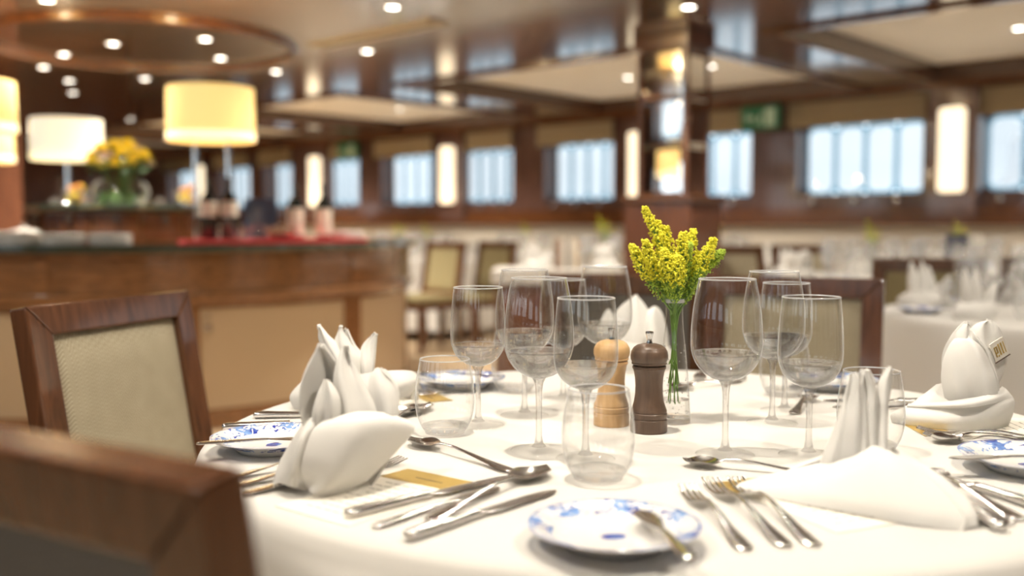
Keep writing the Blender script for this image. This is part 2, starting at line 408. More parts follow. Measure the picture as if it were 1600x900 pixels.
def window(n, u0, u1, v, sgn=1):
    w = u1 - u0; h = WZ1 - WZ0; cu = (u0+u1)/2; cz = (WZ0+WZ1)/2
    fn = lambda a, b, d: uv(cu + a, v + d*sgn, cz + b)
    out = rrect(w+.04, h+.04, .03); inn = rrect(w-.02, h-.02, .10)
    fr = struct('window_%d' % n, ring_mb(out, inn, -.03, .06, fn), M['wood'], smooth=False)
    k = 4 if w > .85 else 3
    pw = (w - .03)/k
    for i in range(k):
        cx = -w/2 + .015 + pw*(i+.5)
        g = MB(); g.prism(rrect(pw-.055, h-.09, min(.07, (pw-.06)/2.3), 6, cx, 0), .03, .036, fn)
        obj('pane', g, M['pane' if sgn > 0 else 'clearpane'], fr, smooth=False)
        o2 = rrect(pw+.004, h-.012, .05, 6, cx, 0); i2 = rrect(pw-.05, h-.085, min(.07, (pw-.06)/2.3), 6, cx, 0)
        obj('see_through_mullion', ring_mb(o2, i2, .028, .040, fn), M['mullion' if sgn > 0 else 'cleartint'], fr, smooth=False)
    if sgn > 0:
        for i in range(max(2, k-1)):
            cx = -w/2 + w*(i+.5)/max(2, k-1)
            g = MB(); g.lathe([(0, -.03), (.022, -.03), (.028, 0), (.022, .022), (0, .026)], 14, fmat(cu+cx, v-.20, WZ0-.06) @ Matrix.Rotation(PI/2, 4, 'X'))
            obj('window_latch', g, M['chrome'], fr)
    return fr
for i, (a, b) in enumerate(wins): window(i+1, a, b, 9.02)
ordn = ['rightmost window', 'window at the right picture edge', 'widest window left of the rightmost sconce', 'window right of the mirrored column', 'first window left of the mirrored column', 'second window left of the mirrored column', 'window right of the middle sconce', 'window with green sign at its right side', 'window behind the two labelled wine bottles', 'window behind the navy card', 'farthest window behind the amber lamp']
for i, (a, b) in enumerate(wins):
    m = MB(); n = 14
    P = []
    for k, z in enumerate((2.19, 2.13, 2.12, 2.06, 2.05, 1.99, 1.975)):
        P.append([uv(a-.05 + (b-a+.1)*j/n, 8.80 - .012*(k % 2) - .004*math.sin(j*2.1+k), z) for j in range(n+1)])
    m.grid(P)
    tag(obj('roman_shade', m, M['shade'], solid=.012), 'tan pleated fabric shade folded up over the ' + ordn[i], 'shade', 'roman shades along the window wall')
# opposite wall (behind the camera, seen in mirrors and glass) and the end walls
wins2 = [(-4.2, -3.1), (-2.4, -1.3), (-.6, .5), (1.2, 2.3), (3.0, 4.1), (4.8, 5.9), (6.6, 7.7), (8.4, 9.5), (10.2, 11.3), (12.2, 13.3)]
window_wall('wall_left', -3.4, -3.14, wins2, -1)
struct('trim_dado_panel', fbox(MB(), UA, UB, -3.14, -3.1, 0, 1.055), M['wallcream'], smooth=False)
for i, (a, b) in enumerate(wins2): window(i+20, a, b, -3.3, -1)
struct('wall_back', fbox(MB(), UB, UB+.1, VA, VB, 0, ZC+.3), M['wood'], smooth=False)
struct('wall_front', fbox(MB(), UA-.1, UA, VA, VB, 0, ZC+.3), M['wallcream'], smooth=False)

# sconces
def sconce(u, label, v=8.70, z0=1.33, z1=2.035, w=.205):
    s = thing('wall_sconce', label, 'wall lamp', uv(u, v, z0), 0, 'tall glowing sconces on the window piers')
    fn = lambda a, b, d: uv(a, d, b)
    g = MB(); g.prism(rrect(w, z1-z0, .035, 5, 0, (z1-z0)/2), -.07, -.005, fn); obj('diffuser', g, M['sconce'], s, angle=50)
    g = MB(); g.prism(rrect(w+.02, z1-z0+.03, .03, 3, 0, (z1-z0)/2), -.005, .02, fn); obj('backplate', g, M['wood'], s, smooth=False)
for u, l in ((2.97, 'tall glowing cream sconce on the wood pier at right'), (6.17, 'tall glowing cream sconce partly hidden behind the mirrored column'),
             (9.07, 'tall glowing cream sconce left of the middle of the window wall'), (11.82, 'tall glowing cream sconce above the labelled wine bottles'),
             (-.62, 'tall cream sconce beyond the right edge seen in the column mirror'), (15.0, 'small distant cream sconce at the far end')):
    sconce(u, l)

# downlights
def make_downlight():
    t = thing('downlight', '', 'ceiling light')
    g = MB(); g.lathe([(.034, -.002), (.046, -.006), (.048, 0), (.034, 0)], 20); obj('trim_ring', g, M['chrome'], t)
    g = MB(); g.lathe([(0, -.001), (.034, -.001), (.034, .0), (0, .0)], 20); obj('bulb', g, M['bulb'], t)
    return t
dl0 = make_downlight()
SPOTS = {}
def spot_light(loc, w, ang=130, blend=.7, r=.03):
    key = (w, ang, r)
    if key not in SPOTS:
        l = bpy.data.lights.new('downlight_beam', 'SPOT'); l.energy = w; l.spot_size = math.radians(ang); l.spot_blend = blend
        l.color = (1.0, .90, .76); l.shadow_soft_size = r; SPOTS[key] = l
    o = bpy.data.objects.new('downlight_beam', SPOTS[key]); COL.objects.link(o); o.location = loc
    return o
def downlight(x, y, label, group, w=SPOT_W, z=ZC, r=.03):
    d = place(dl0, USED, (x, y, z), 0, label, group)
    s_ = spot_light((0, 0, -.02), w, r=r); s_.parent = d
    return d
for (u, v, l) in ((6.45, 3.12, 'third from left of the upper downlights in the round bar ceiling recess'), (5.86, 3.45, 'nearest downlight at the right in the round bar ceiling recess'),
               (6.44, 3.91, 'downlight right above the amber lamp and right of its upper edge'), (7.09, 4.04, 'downlight over the amber lamp, upper left of its shade'),
               (7.79, 4.03, 'lone downlight midway between the bouquet and the ceiling ring'), (7.88, 4.62, 'downlight touching the top of the amber lampshade'),
               (7.11, 3.08, 'second from left of the upper downlights in the bar ceiling recess'), (7.79, 3.22, 'leftmost of the upper downlights in the bar ceiling recess'),
               (8.36, 3.66, 'upper one of two close downlights above the cream lampshade'), (9.09, 4.01, 'lower one of two close downlights above the cream lampshade')):
    p = uv(u, v); downlight(p.x, p.y, l, 'downlights over the bar')
for (u, v, l) in ((4.25, 3.65, 'downlight at the top of the picture right of the ceiling vent'), (5.44, 4.44, 'downlight just below the long ceiling vent'),
                  (3.05, 4.75, 'downlight in front of the mirrored column'), (6.68, 4.54, 'downlight just right of the round ceiling moulding'),
                  (5.47, 2.29, 'downlight at the upper left corner of the picture')):
    p = uv(u, v); downlight(p.x, p.y, l, 'downlights in the dark ceiling')
for (u, v, l) in ((10.85, 5.43, 'upper left one of three small downlights above the yellow bouquet'), (12.24, 6.2, 'lower left one of three small downlights above the yellow bouquet'), (11.54, 6.09, 'right one of three small downlights above the yellow bouquet'), (14.16, 5.63, 'small distant downlight beside the wooden post at far left')):
    p = uv(u, v); downlight(p.x, p.y, l, 'distant downlights', z=ZC if v < CV0 else ZC+.13)
for (u, v, l) in ((8.72, 7.58, 'left one of two downlights in the middle cream coffer'), (7.91, 7.52, 'right one of two downlights in the middle cream coffer'),
                  (5.37, 7.38, 'downlight in the cream coffer left of the column'), (4.48, 7.33, 'downlight in the cream coffer right of the column'),
                  (11.1, 7.66, 'right one of two downlights in the far cream coffer'), (11.79, 7.67, 'left one of two downlights in the far cream coffer'),
                  (2.1, 7.34, 'downlight in the large cream coffer at the right edge'), (1.1, 7.34, 'downlight of the large right coffer just outside the picture')):
    p = uv(u, v); downlight(p.x, p.y, l, 'downlights in the cream coffers', z=ZC+.13)
# downlight over this table read from shadows; the others added unseen to brighten
for (x, y, w) in ((-.02, 1.33, TABLE_SPOT_W*2.2), (.9, .9, TABLE_SPOT_W*.5), (-.9, .7, TABLE_SPOT_W*.5), (.35, 2.75, TABLE_SPOT_W*.5), (1.9, 2.6, TABLE_SPOT_W*.7), (2.6, 4.2, TABLE_SPOT_W*.7), (-1.6, 2.6, TABLE_SPOT_W*.7), (-2.9, 3.6, TABLE_SPOT_W*.7), (-.6, 3.9, TABLE_SPOT_W*.6), (-.4, -1.2, TABLE_SPOT_W*.7), (1.6, -1.0, TABLE_SPOT_W*.7)):
    downlight(x, y, 'unseen downlight outside the picture, one of a set mostly added to brighten the room', 'downlights above the laid tables', w)

# ceiling vent, ring moulding, exit signs
v0 = thing('ceiling_vent', 'long cream air slot in the dark ceiling right of the bar', 'vent', uv(4.93, 4.08, ZC))
def lb(u0, u1, w0, w1, z0, z1): return MB().box(u0, u1, w0, w1, z0, z1)
v0.rotation_euler = (0, 0, ROT_U)
obj('frame', lb(-.60, .60, -.085, .085, -.012, 0), M['vent'], v0, smooth=False)
for k in (-1, 0, 1): obj('slot', lb(-.56, .56, k*.045-.014, k*.045+.014, -.016, -.011), M['dark'] if k == 0 else M['vent'], v0, smooth=False)
g = MB(); g.lathe([(.955, 0), (.96, -.025), (.975, -.036), (.995, -.036), (1.01, -.02), (1.015, 0)], 96)
struct('trim_ceiling_ring', g, M['woodx'], loc=(-2.45, 6.71, ZC))
def exit_sign(u, v, z, label):
    s = thing('exit_sign', label, 'sign', uv(u, v, z), ROT_U + PI)
    obj('sign_box', MB().box(-.20, .20, -.02, .02, -.11, .11), M['exit'], s, smooth=False)
    f = MB()   # running figure, door and arrow
    f.box(.06, .16, -.024, -.0202, -.085, .085)
    f.prism([(.03, .05), (.045, .035), (.03, .02), (.015, .035)], -.024, -.0202, lambda a, b, d: (a, d, b))
    f.prism([(-.005, .02), (.035, .015), (.02, -.03), (.04, -.08), (.02, -.08), (0, -.03), (-.04, -.06), (-.05, -.045), (-.01, -.015)], -.024, -.0202, lambda a, b, d: (a, d, b))
    f.prism([(-.16, 0), (-.11, .045), (-.11, .018), (-.06, .018), (-.06, -.018), (-.11, -.018), (-.11, -.045)], -.024, -.0202, lambda a, b, d: (a, d, b))
    obj('pictogram', f, M['exitwhite'], s, smooth=False)
exit_sign(4.72, 8.62, 2.07, 'green exit sign hanging under the cornice right of the mirrored column')
exit_sign(11.0, 8.62, 2.07, 'small distant green exit sign over the windows above the bar end')

# outside beyond the rightmost window
g = MB(); P = []
for j in range(13):
    a = j/12
    P.append([(41.5 + 40*a + 1*math.sin(j), 78 - 10*a + i*2.0, max(0, (i/3)*(10.5 + 1.6*math.sin(j*1.7)))*(.3 if j in (0, 12) else 1)) for i in range(4)])
tag(obj('hill', g.grid(P), M['hill']), 'dark slate hill across the water through the rightmost window', 'hill')
mo = thing('monument', 'white stone monument outside the rightmost window', 'monument', (28.7, 57, 0))
obj('plinth', MB().box(-1.6, 1.6, -1.6, 1.6, 0, 3.4), M['stone'], mo, smooth=False)
obj('shaft', MB().lathe([(1.0, 3.4), (.8, 3.7), (.55, 4.0), (.42, 5.6), (.5, 5.7), (.3, 6.1), (0, 6.5)], 12), M['stone'], mo)

# ================================================================== COLUMN with mirrors
cu0, cu1, cv0, cv1 = 3.43, 3.80, 5.33, 5.60
k = thing('mirrored_column', 'dark wood square column faced with tall mirrors behind the yellow flowers', 'column', uv((cu0+cu1)/2, (cv0+cv1)/2, 0), ROT_U + PI)
hw, hd = (cu1-cu0)/2, (cv1-cv0)/2
obj('shaft', MB().box(-hw+.012, hw-.012, -hd+.012, hd-.012, 0, ZC), M['wood'], k, smooth=False)
for sx in (-1, 1):
    for sy in (-1, 1):
        obj('corner_post', MB().box(sx*hw-(.03 if sx > 0 else 0), sx*hw+(0 if sx > 0 else .03), sy*hd-(.03 if sy > 0 else 0), sy*hd+(0 if sy > 0 else .03), 1.2, 2.16), M['wood'], k, smooth=False)
# mirror panes: the face towards the tables (local -y) and the right face (local +x), in three tiers with bevelled joints
for (z0, z1) in ((1.25, 1.545), (1.555, 1.85), (1.86, 2.155)):
    for fn, w_ in ((lambda a, b, d: (a, -hd - d + .006, b), hw-.032), (lambda a, b, d: (hw + d - .006, a, b), hd-.032)):
        g = MB(); o1 = [(-w_, z0), (w_, z0), (w_, z1), (-w_, z1)]; i1 = [(-w_+.014, z0+.014), (w_-.014, z0+.014), (w_-.014, z1-.014), (-w_+.014, z1-.014)]
        vs = [fn(a, b, 0) for a, b in o1] + [fn(a, b, .004) for a, b in i1]
        g.add(vs, [(4,5,6,7)] + [(q, (q+1) % 4, 4+(q+1) % 4, 4+q) for q in range(4)])
        obj('mirror_pane', g, M['mirror'], k, smooth=False)
obj('capital', MB().box(-hw-.025, hw+.025, -hd-.025, hd+.025, 2.165, 2.25), M['wood'], k, smooth=False, bevel=.008)
obj('pedestal', MB().box(-hw-.07, hw+.07, -hd-.05, hd+.05, 0, 1.20), M['wood'], k, smooth=False, bevel=.006)
obj('pedestal_cap', MB().box(-hw-.09, hw+.09, -hd-.07, hd+.07, 1.20, 1.24), M['woodx'], k, smooth=False, bevel=.008)

# wooden post at the far left behind the bar
k = thing('wooden_post', 'plain reddish wood post behind the lamps at the far left', 'post', (-4.55, 8.9, 0), ROT_U)
obj('shaft', MB().box(-.13, .13, -.13, .13, 0, 2.19), M['wood'], k, smooth=False)
obj('capital', MB().box(-.16, .16, -.16, .16, 2.19, 2.25), M['wood'], k, smooth=False)
# glazed display cabinet on the end wall
k = thing('display_cabinet', 'glazed dark wood cabinet with pale shelves far behind the bar', 'cabinet', uv(17.3, 3.9, 0), ROT_U - PI/2)
obj('carcass', MB().box(-2.2, 2.2, -.02, .28, 0, 2.1), M['wood'], k, smooth=False)
for i in range(6):
    for j in range(3):
        x0 = -2.15 + i*.72
        obj('shelf_bay', MB().box(x0+.05, x0+.65, -.05, -.02, .75+j*.42, 1.10+j*.42), M['white'] if (i+j) % 3 else M['mirror'], k, smooth=False)

# ================================================================== ROUND BAR
BX, BY = -2.45, 6.60
def sector(mb, r0, r1, z0, z1, a0, a1, n=12):
    """ring sector, angles in degrees round the bar centre"""
    vs = []; fs = []
    for i in range(n+1):
        a = math.radians(a0 + (a1-a0)*i/n); c_, s_ = math.cos(a), math.sin(a)
        vs += [(r0*c_, r0*s_, z0), (r1*c_, r1*s_, z0), (r1*c_, r1*s_, z1), (r0*c_, r0*s_, z1)]
    for i in range(n):
        for q in range(4): fs.append((4*i+q, 4*i+(q+1) % 4, 4*i+4+(q+1) % 4, 4*i+4+q))
    fs += [(0,1,2,3), (4*n+3, 4*n+2, 4*n+1, 4*n)]
    return mb.add(vs, fs)
def closed(prof): return prof + [prof[0]]
bar = thing('round_bar', 'big round walnut bar with green marble top and beige door panels', 'bar counter', (BX, BY, 0))
obj('counter_top', MB().lathe(closed([(1.24, .915), (1.80, .915), (1.815, .93), (1.81, .955), (1.24, .955)]), 128), M['marble'], bar)
obj('fascia', MB().lathe([(1.75, .915), (1.75, .80), (1.757, .795), (1.757, .785), (1.75, .78), (1.75, .71)], 128), M['barwood'], bar)
obj('bead', MB().lathe([(1.75, .842), (1.758, .838), (1.758, .830), (1.75, .826)], 128), M['barwood'], bar)
for a in (-128, -107, -85, -62.3, -28.5, 7.5):
    obj('fascia_stile', sector(MB(), 1.75, 1.762, .712, .914, a-1.1, a+1.1, 3), M['barwood'], bar, smooth=False)
obj('moulding', MB().lathe([(1.74, .715), (1.765, .712), (1.785, .698), (1.785, .675), (1.765, .66), (1.76, .645), (1.72, .642)], 128), M['barwood'], bar)
obj('inner_wall', MB().lathe([(1.26, .915), (1.26, 0)], 96), M['barwood'], bar)
obj('carcass', MB().lathe([(1.715, .66), (1.715, .06)], 128), M['barwood'], bar)
obj('plinth', MB().lathe([(1.70, 0), (1.70, .075), (1.74, .075), (1.74, .055), (1.755, .05), (1.755, 0)], 128), M['barwood'], bar)
kb = MB().lathe([(0, .0), (.011, 0), (.011, .018), (.019, .022), (.02, .035), (.014, .042), (0, .043)], 14)
for a0, a1, knob in ((-148, -129, 0), (-127, -108, 1), (-106, -86, 0), (-84, -63, 1), (-61.6, -30, -1), (-27, 6, 0), (9, 40, 1), (-170, -150, 0)):
    d = obj('door', sector(MB(), 1.715, 1.728, .10, .625, a0+1.0, a1-1.0, 16), M['beige_door'], bar)
    f = MB(); sector(f, 1.715, 1.74, .075, .645, a0-1.2, a0+.9, 3); sector(f, 1.715, 1.74, .075, .645, a1-.9, a1+1.2, 3); sector(f, 1.715, 1.738, .625, .645, a0, a1, 16); sector(f, 1.715, 1.738, .075, .10, a0, a1, 16)
    obj('door_frame', f, M['barwood'], bar)
    if knob:
        a = math.radians((a0+2.2) if knob < 0 else (a1-2.4))
        for nm, zz, s_ in (('knob', .525, 1.0), ('lock', .585, .55)):
            o = obj(nm, kb, M['chrome'], d); o.matrix_local = Matrix.Translation((1.728*math.cos(a), 1.728*math.sin(a), zz)) @ Matrix.Rotation(a, 4, 'Z') @ Matrix.Rotation(PI/2, 4, 'Y') @ Matrix.Scale(s_, 4)
# upper back cabinet in the middle of the bar
bc = thing('back_cabinet', 'taller round wood cabinet with marble top in the middle of the bar', 'cabinet', (-2.52, 6.55, 0))
obj('cabinet_top', MB().lathe(closed([(0, 1.14), (.60, 1.14), (.62, 1.155), (.61, 1.18), (0, 1.18)])[:-1], 72), M['marble'], bc)
obj('cabinet_body', MB().lathe([(.56, 0), (.56, 1.14)], 72), M['barwood'], bc)
for i in range(6):
    a0 = -170 + 27*i
    d = obj('drawer', sector(MB(), .56, .575, .96, 1.12, a0+1, a0+26, 8), M['woodx'], bc)
    a = math.radians(a0+13.5)
    o = obj('knob', kb, M['dark'], d); o.matrix_local = Matrix.Translation((.575*math.cos(a), .575*math.sin(a), 1.09)) @ Matrix.Rotation(a, 4, 'Z') @ Matrix.Rotation(PI/2, 4, 'Y')
    obj('lower_panel', sector(MB(), .56, .575, .1, .93, a0+1, a0+26, 8), M['woodx'], bc)

def bar_lamp(x, y, z0, zs0, zs1, r, mat, label, poles=((0, 0),), power=10, tilt=0):
    l = thing('bar_lamp', label, 'table lamp', (x, y, z0))
    h = zs1 - z0; b_ = zs0 - z0
    obj('shade', MB().lathe([(r*.99, b_), (r, b_+.004), (r*.985, h), (r*.975, h), (r*.98, b_+.004)], 48), mat, l)
    obj('shade_band', MB().lathe([(r*1.0, b_-.002), (r*1.008, b_), (r*1.008, b_+.035), (r, b_+.037)], 48), M['rim_glow'], l)
    obj('diffuser', MB().lathe([(0, b_+.03), (r*.97, b_+.03), (r*.97, b_+.034), (0, b_+.034)], 32), M['rim_glow'], l)
    for px, py in poles:
        obj('pole', MB().lathe([(.013, 0), (.013, b_+.05)], 14, Matrix.Translation((px, py, 0))), M['chrome'], l)
    w_ = max(abs(p[0]) for p in poles) + .03 + .05*(len(poles) < 2)
    obj('base', MB().lathe([(0, 0), (w_, 0), (w_, .012), (w_*.8, .02), (0, .022)], 32), M['chrome'], l)
    L_ = bpy.data.lights.new('lamp_bulb', 'POINT'); L_.energy = power; L_.color = (1, .78, .48); L_.shadow_soft_size = .06
    o = bpy.data.objects.new('lamp_bulb', L_); COL.objects.link(o); o.parent = l; o.location = (0, 0, h+.02)
bar_lamp(-1.64, 5.47, .955, 1.515, 1.795, .234, M['shade_y'], 'amber drum lamp on two chrome poles standing near the middle of the bar', ((-.09, 0), (.09, 0)))
bar_lamp(-2.93, 6.60, 1.18, 1.485, 1.745, .225, M['shade_w'], 'cream drum lamp left of the yellow bouquet on the back cabinet')
bar_lamp(-2.86, 5.28, .955, 1.55, 1.81, .235, M['shade_y'], 'amber drum lamp cut off by the left edge, nearer and higher of the two')
bar_lamp(-3.72, 7.00, .955, 1.50, 1.68, .225, M['shade_y'], 'cream lamp cut off by the left edge, lower and farther of the two')

def on_bar(r, deg): a = math.radians(deg); return BX + r*math.cos(a), BY + r*math.sin(a)
tag(obj('red_tray', sector(MB(), 1.53, 1.77, .955, .978, -63, -25, 30), M['red'], loc=(BX, BY, 0), angle=30), 'long red padded mat along the bar under the bottles', 'bar mat')
def bottle(x, y, label, lab_z0, lab_z1, h=.30, r=.038, z=.978):
    b = thing('wine_bottle', label, 'bottle', (x, y, z))
    obj('glass_body', MB().lathe([(0, 0), (r*.9, 0), (r, .006), (r, h*.60), (r*.92, h*.66), (r*.45, h*.75), (.0145, h*.80), (.0145, h*.97), (.017, h*.975), (.017, h), (0, h)], 28), M['bottle'], b)
    obj('label', MB().lathe([(r+.0006, lab_z0), (r+.0006, lab_z1)], 28), M['label'], b)
    obj('capsule', MB().lathe([(.0152, h*.82), (.0176, h*.97), (.0176, h+.001), (0, h+.0012)], 20), M['dark'], b)
bottle(-1.60, 5.27, 'left one of two black wine bottles with a narrow cream label', .12, .20, h=.325, r=.046)
bottle(-1.50, 5.30, 'right one of two black wine bottles with a narrow cream label', .12, .20, h=.325, r=.046)
bottle(-1.215, 5.60, 'wine bottle with tall cream label left of its twin at bar end', .02, .17, h=.31, r=.045)
bottle(-1.085, 5.76, 'wine bottle with tall cream label nearest the right end of bar', .02, .17, h=.31, r=.045)
cd_ = thing('drinks_card', 'navy folded drinks card standing on the bar behind the decanters', 'menu', (-1.405, 5.57, .978), math.radians(-14))
obj('front_leaf', MB().box(-.095, .095, -.002, .002, 0, .225, Matrix.Translation((0, -.03, 0)) @ Matrix.Rotation(-.12, 4, 'X')), M['navy'], cd_, smooth=False)
obj('rear_leaf', MB().box(-.095, .095, -.002, .002, 0, .225, Matrix.Translation((0, .025, 0)) @ Matrix.Rotation(.12, 4, 'X')), M['navy'], cd_, smooth=False)
for i, (x, y, s_, l) in enumerate(((-1.475, 5.165, .82, 'round clear decanter in front of the black bottles on the red mat'), (-1.345, 5.29, .82, 'round clear decanter in front of the navy card on the red mat'), (-1.41, 5.40, .7, 'smaller clear decanter against the navy card'))):
    g = MB().lathe([(0, 0), (.05, 0), (.062, .02), (.06, .05), (.035, .085), (.016, .11), (.013, .17), (.02, .20), (.021, .203)], 28)
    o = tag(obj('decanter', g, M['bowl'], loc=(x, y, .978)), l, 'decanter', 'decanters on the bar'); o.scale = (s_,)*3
for i, (x, y) in enumerate(((-1.40, 5.20), (-1.30, 5.36))):
    g = MB().lathe([(0, 0), (.014, 0), (.016, .02), (.026, .035), (.022, .055), (0, .06)], 16)
    tag(obj('glass_stopper', g, M['glass'], loc=(x, y, .978)), ('left', 'right')[i] + ' small sparkling glass stopper between the decanters', 'stopper', 'glass stoppers on the bar')
ck = thing('cork_bowl', 'shallow bowl heaped with dark wine corks beside the labelled bottles', 'bowl', (-1.26, 5.42, .978))
obj('bowl', MB().lathe([(0, 0), (.05, 0), (.085, .03), (.082, .032), (.048, .006), (0, .006)], 28), M['chrome'], ck)
g = MB()
for i in range(46):
    a = R.random()*6.28; r = .07*math.sqrt(R.random()); Mx = Matrix.Translation((r*math.cos(a), r*math.sin(a), .028 + .045*R.random()*(1 - r/.09))) @ Matrix.Rotation(R.random()*3, 4, 'X') @ Matrix.Rotation(R.random()*3, 4, 'Y')
    g.lathe([(0, -.02), (.011, -.02), (.011, .02), (0, .02)], 7, Mx)
obj('corks', g, M['cork'], ck)['kind'] = 'stuff'
for i in range(3):
    o = obj('folded_napkin', MB().box(-.085, .085, -.05, .05, 0, .014), M['napkin'], bevel=.004, loc=(-.965, 5.79, .9785 + i*.0145)); o.rotation_euler.z = .5 + .08*i
    tag(o, ('lowest', 'middle', 'topmost')[i] + ' of the three white folded napkins at the right end of the bar', 'napkin', 'folded napkins on the bar')
# stacks of white plates on the left stretch of the bar
pl = MB().lathe([(0, 0), (.075, 0), (.10, .0015), (.105, .004), (.105, .0085), (.10, .0108), (.075, .0085), (0, .008)], 40)
for s_, (deg, n_) in enumerate(((-99, 6), (-91, 6), (-83, 5), (-75, 5))):
    x, y = on_bar(1.60, deg)
    for j in range(n_):
        tag(obj('plate', pl, M['white'], loc=(x, y, .9552 + j*.0110)), ('bottom', 'second', 'third', 'fourth', 'fifth', 'sixth', 'seventh', 'eighth')[j] + ' white plate, counted from below, in the ' + ('first', 'second', 'third', 'fourth', 'fifth')[s_] + ' stack from the left on the bar', 'plate', 'plate stack %s on the bar' % ('one', 'two', 'three', 'four', 'five')[s_])
for i, (r, deg, l) in enumerate(((1.36, -95, 'white covered dish behind the plate stacks at the left picture edge'),)):
    x, y = on_bar(r, deg)
    t_ = thing('tureen', l, 'dish', (x, y, .955))
    obj('dish', MB().lathe([(0, 0), (.05, 0), (.09, .03), (.095, .05), (.09, .05), (.05, .008), (0, .006)], 28), M['white'], t_)
    obj('lid', MB().lathe([(.092, .051), (.07, .07), (.02, .082), (.012, .09), (.016, .1), (0, .104)], 28), M['white'], t_)

# big bouquet in a glass bowl on the back cabinet
bq = thing('bouquet_bowl', 'large yellow bouquet in a round glass bowl lined with green leaves on the bar', 'flower arrangement', (-2.40, 6.13, 1.18))
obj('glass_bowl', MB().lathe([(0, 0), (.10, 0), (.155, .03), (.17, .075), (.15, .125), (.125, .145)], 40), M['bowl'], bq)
g = MB()
for i in range(70):
    a = R.random()*6.28; r = .06 + .085*R.random(); z = .006 + .06*R.random()
    Mx = Matrix.Translation((r*math.cos(a), r*math.sin(a), z)) @ Matrix.Rotation(a, 4, 'Z') @ Matrix.Rotation(.8+.5*R.random(), 4, 'Y')
    g.add([(0, -.02, 0), (.045, 0, .006), (0, .02, 0), (-.045, 0, .006)], [(0, 1, 2, 3)], Mx)
obj('leaf_lining', g, M['leaf'], bq, smooth=False, solid=.001)['kind'] = 'stuff'
g = MB()
for i in range(14):
    a = i*2.4; r = .15*math.sqrt((i+.5)/14)
    g.tube([(r*.25*math.cos(a), r*.25*math.sin(a), .02), (r*.5*math.cos(a), r*.5*math.sin(a), .14), (r*math.cos(a), r*math.sin(a), .26)], .004, 6)
obj('stems', g, M['leaf'], bq)['kind'] = 'stuff'
def bloom(mb, c, rr, n=16, seed=0):
    for i in range(n):
        a = 2.39996*i; t = math.sqrt((i+.5)/n); el = 1.45 - t*1.35
        d = Vector((math.cos(a)*math.cos(el), math.sin(a)*math.cos(el), math.sin(el)))
        s_ = d.cross(Vector((0, 0, 1))).normalized()*rr*.42; u_ = d*rr
        c_ = Vector(c)
        mb.add([c_, c_ + u_*.6 + s_, c_ + u_*1.05, c_ + u_*.6 - s_], [(0, 1, 2, 3)])
for i in range(24):
    a = 2.39996*i; t = math.sqrt((i+.5)/24); el = 1.5 - 1.35*t
    c = (.155*math.cos(a)*math.cos(el)*1.15, .155*math.sin(a)*math.cos(el)*1.15, .20 + .165*math.sin(el))
    m = MB(); bloom(m, c, .042 + .012*R.random(), 22)
    obj('flower_head', m, M['petal_p'] if i % 6 == 3 else M['petal_y'], bq, smooth=False, solid=.0012)
g = MB()
for i in range(34):
    a = R.random()*6.28; el = R.random()*.9 - .1; r = .15
    c = Vector((r*math.cos(a)*math.cos(el), r*math.sin(a)*math.cos(el), .19 + .12*math.sin(el)))
    d = Vector((math.cos(a), math.sin(a), .5)); s_ = Vector((-math.sin(a), math.cos(a), 0))*.018
    g.add([c, c + d*.03 + s_, c + d*.065, c + d*.03 - s_], [(0, 1, 2, 3)])
obj('foliage', g, M['leaf'], bq, smooth=False, solid=.001)['kind'] = 'stuff'
for (x, y, l) in ((-2.63, 6.03, 'small glass bowl of orange fruit left of the big bouquet'), (-2.02, 6.22, 'small glass bowl of orange fruit right of the big bouquet')):
    fb = thing('fruit_bowl', l, 'fruit bowl', (x, y, 1.18), 0, 'fruit bowls on the back cabinet')
    obj('bowl', MB().lathe([(0, 0), (.04, 0), (.07, .04), (.075, .09)], 28), M['farglass'], fb)
    for i in range(9):
        a = i*2.4; r = .035*math.sqrt(i/4) if i < 5 else .03
        obj('fruit', MB().lathe([(0, -.024), (.017, -.017), (.024, 0), (.017, .017), (0, .024)], 12, Matrix.Translation((r*math.cos(a), r*math.sin(a), .03 + (.045 if i > 4 else 0) + .012*(i % 3)))), M['orange'] if i % 2 else M['petal_y'], fb)
for i, (x, y, l) in enumerate(((-2.78, 6.08, 'small upturned glass cup glinting under the cream lamp'), (-2.12, 6.02, 'small upturned glass cup right of the bouquet bowl'), (-2.22, 5.99, 'small upturned glass cup in front of the bouquet bowl, right one'), (-2.55, 5.99, 'small upturned glass cup in front of the bouquet bowl, left one'))):
    tag(obj('cup', MB().lathe([(.030, 0), (.029, .02), (.020, .035), (0, .037)], 24), M['farglass'], loc=(x, y, 1.18)), l, 'cup', 'cups on the back cabinet')

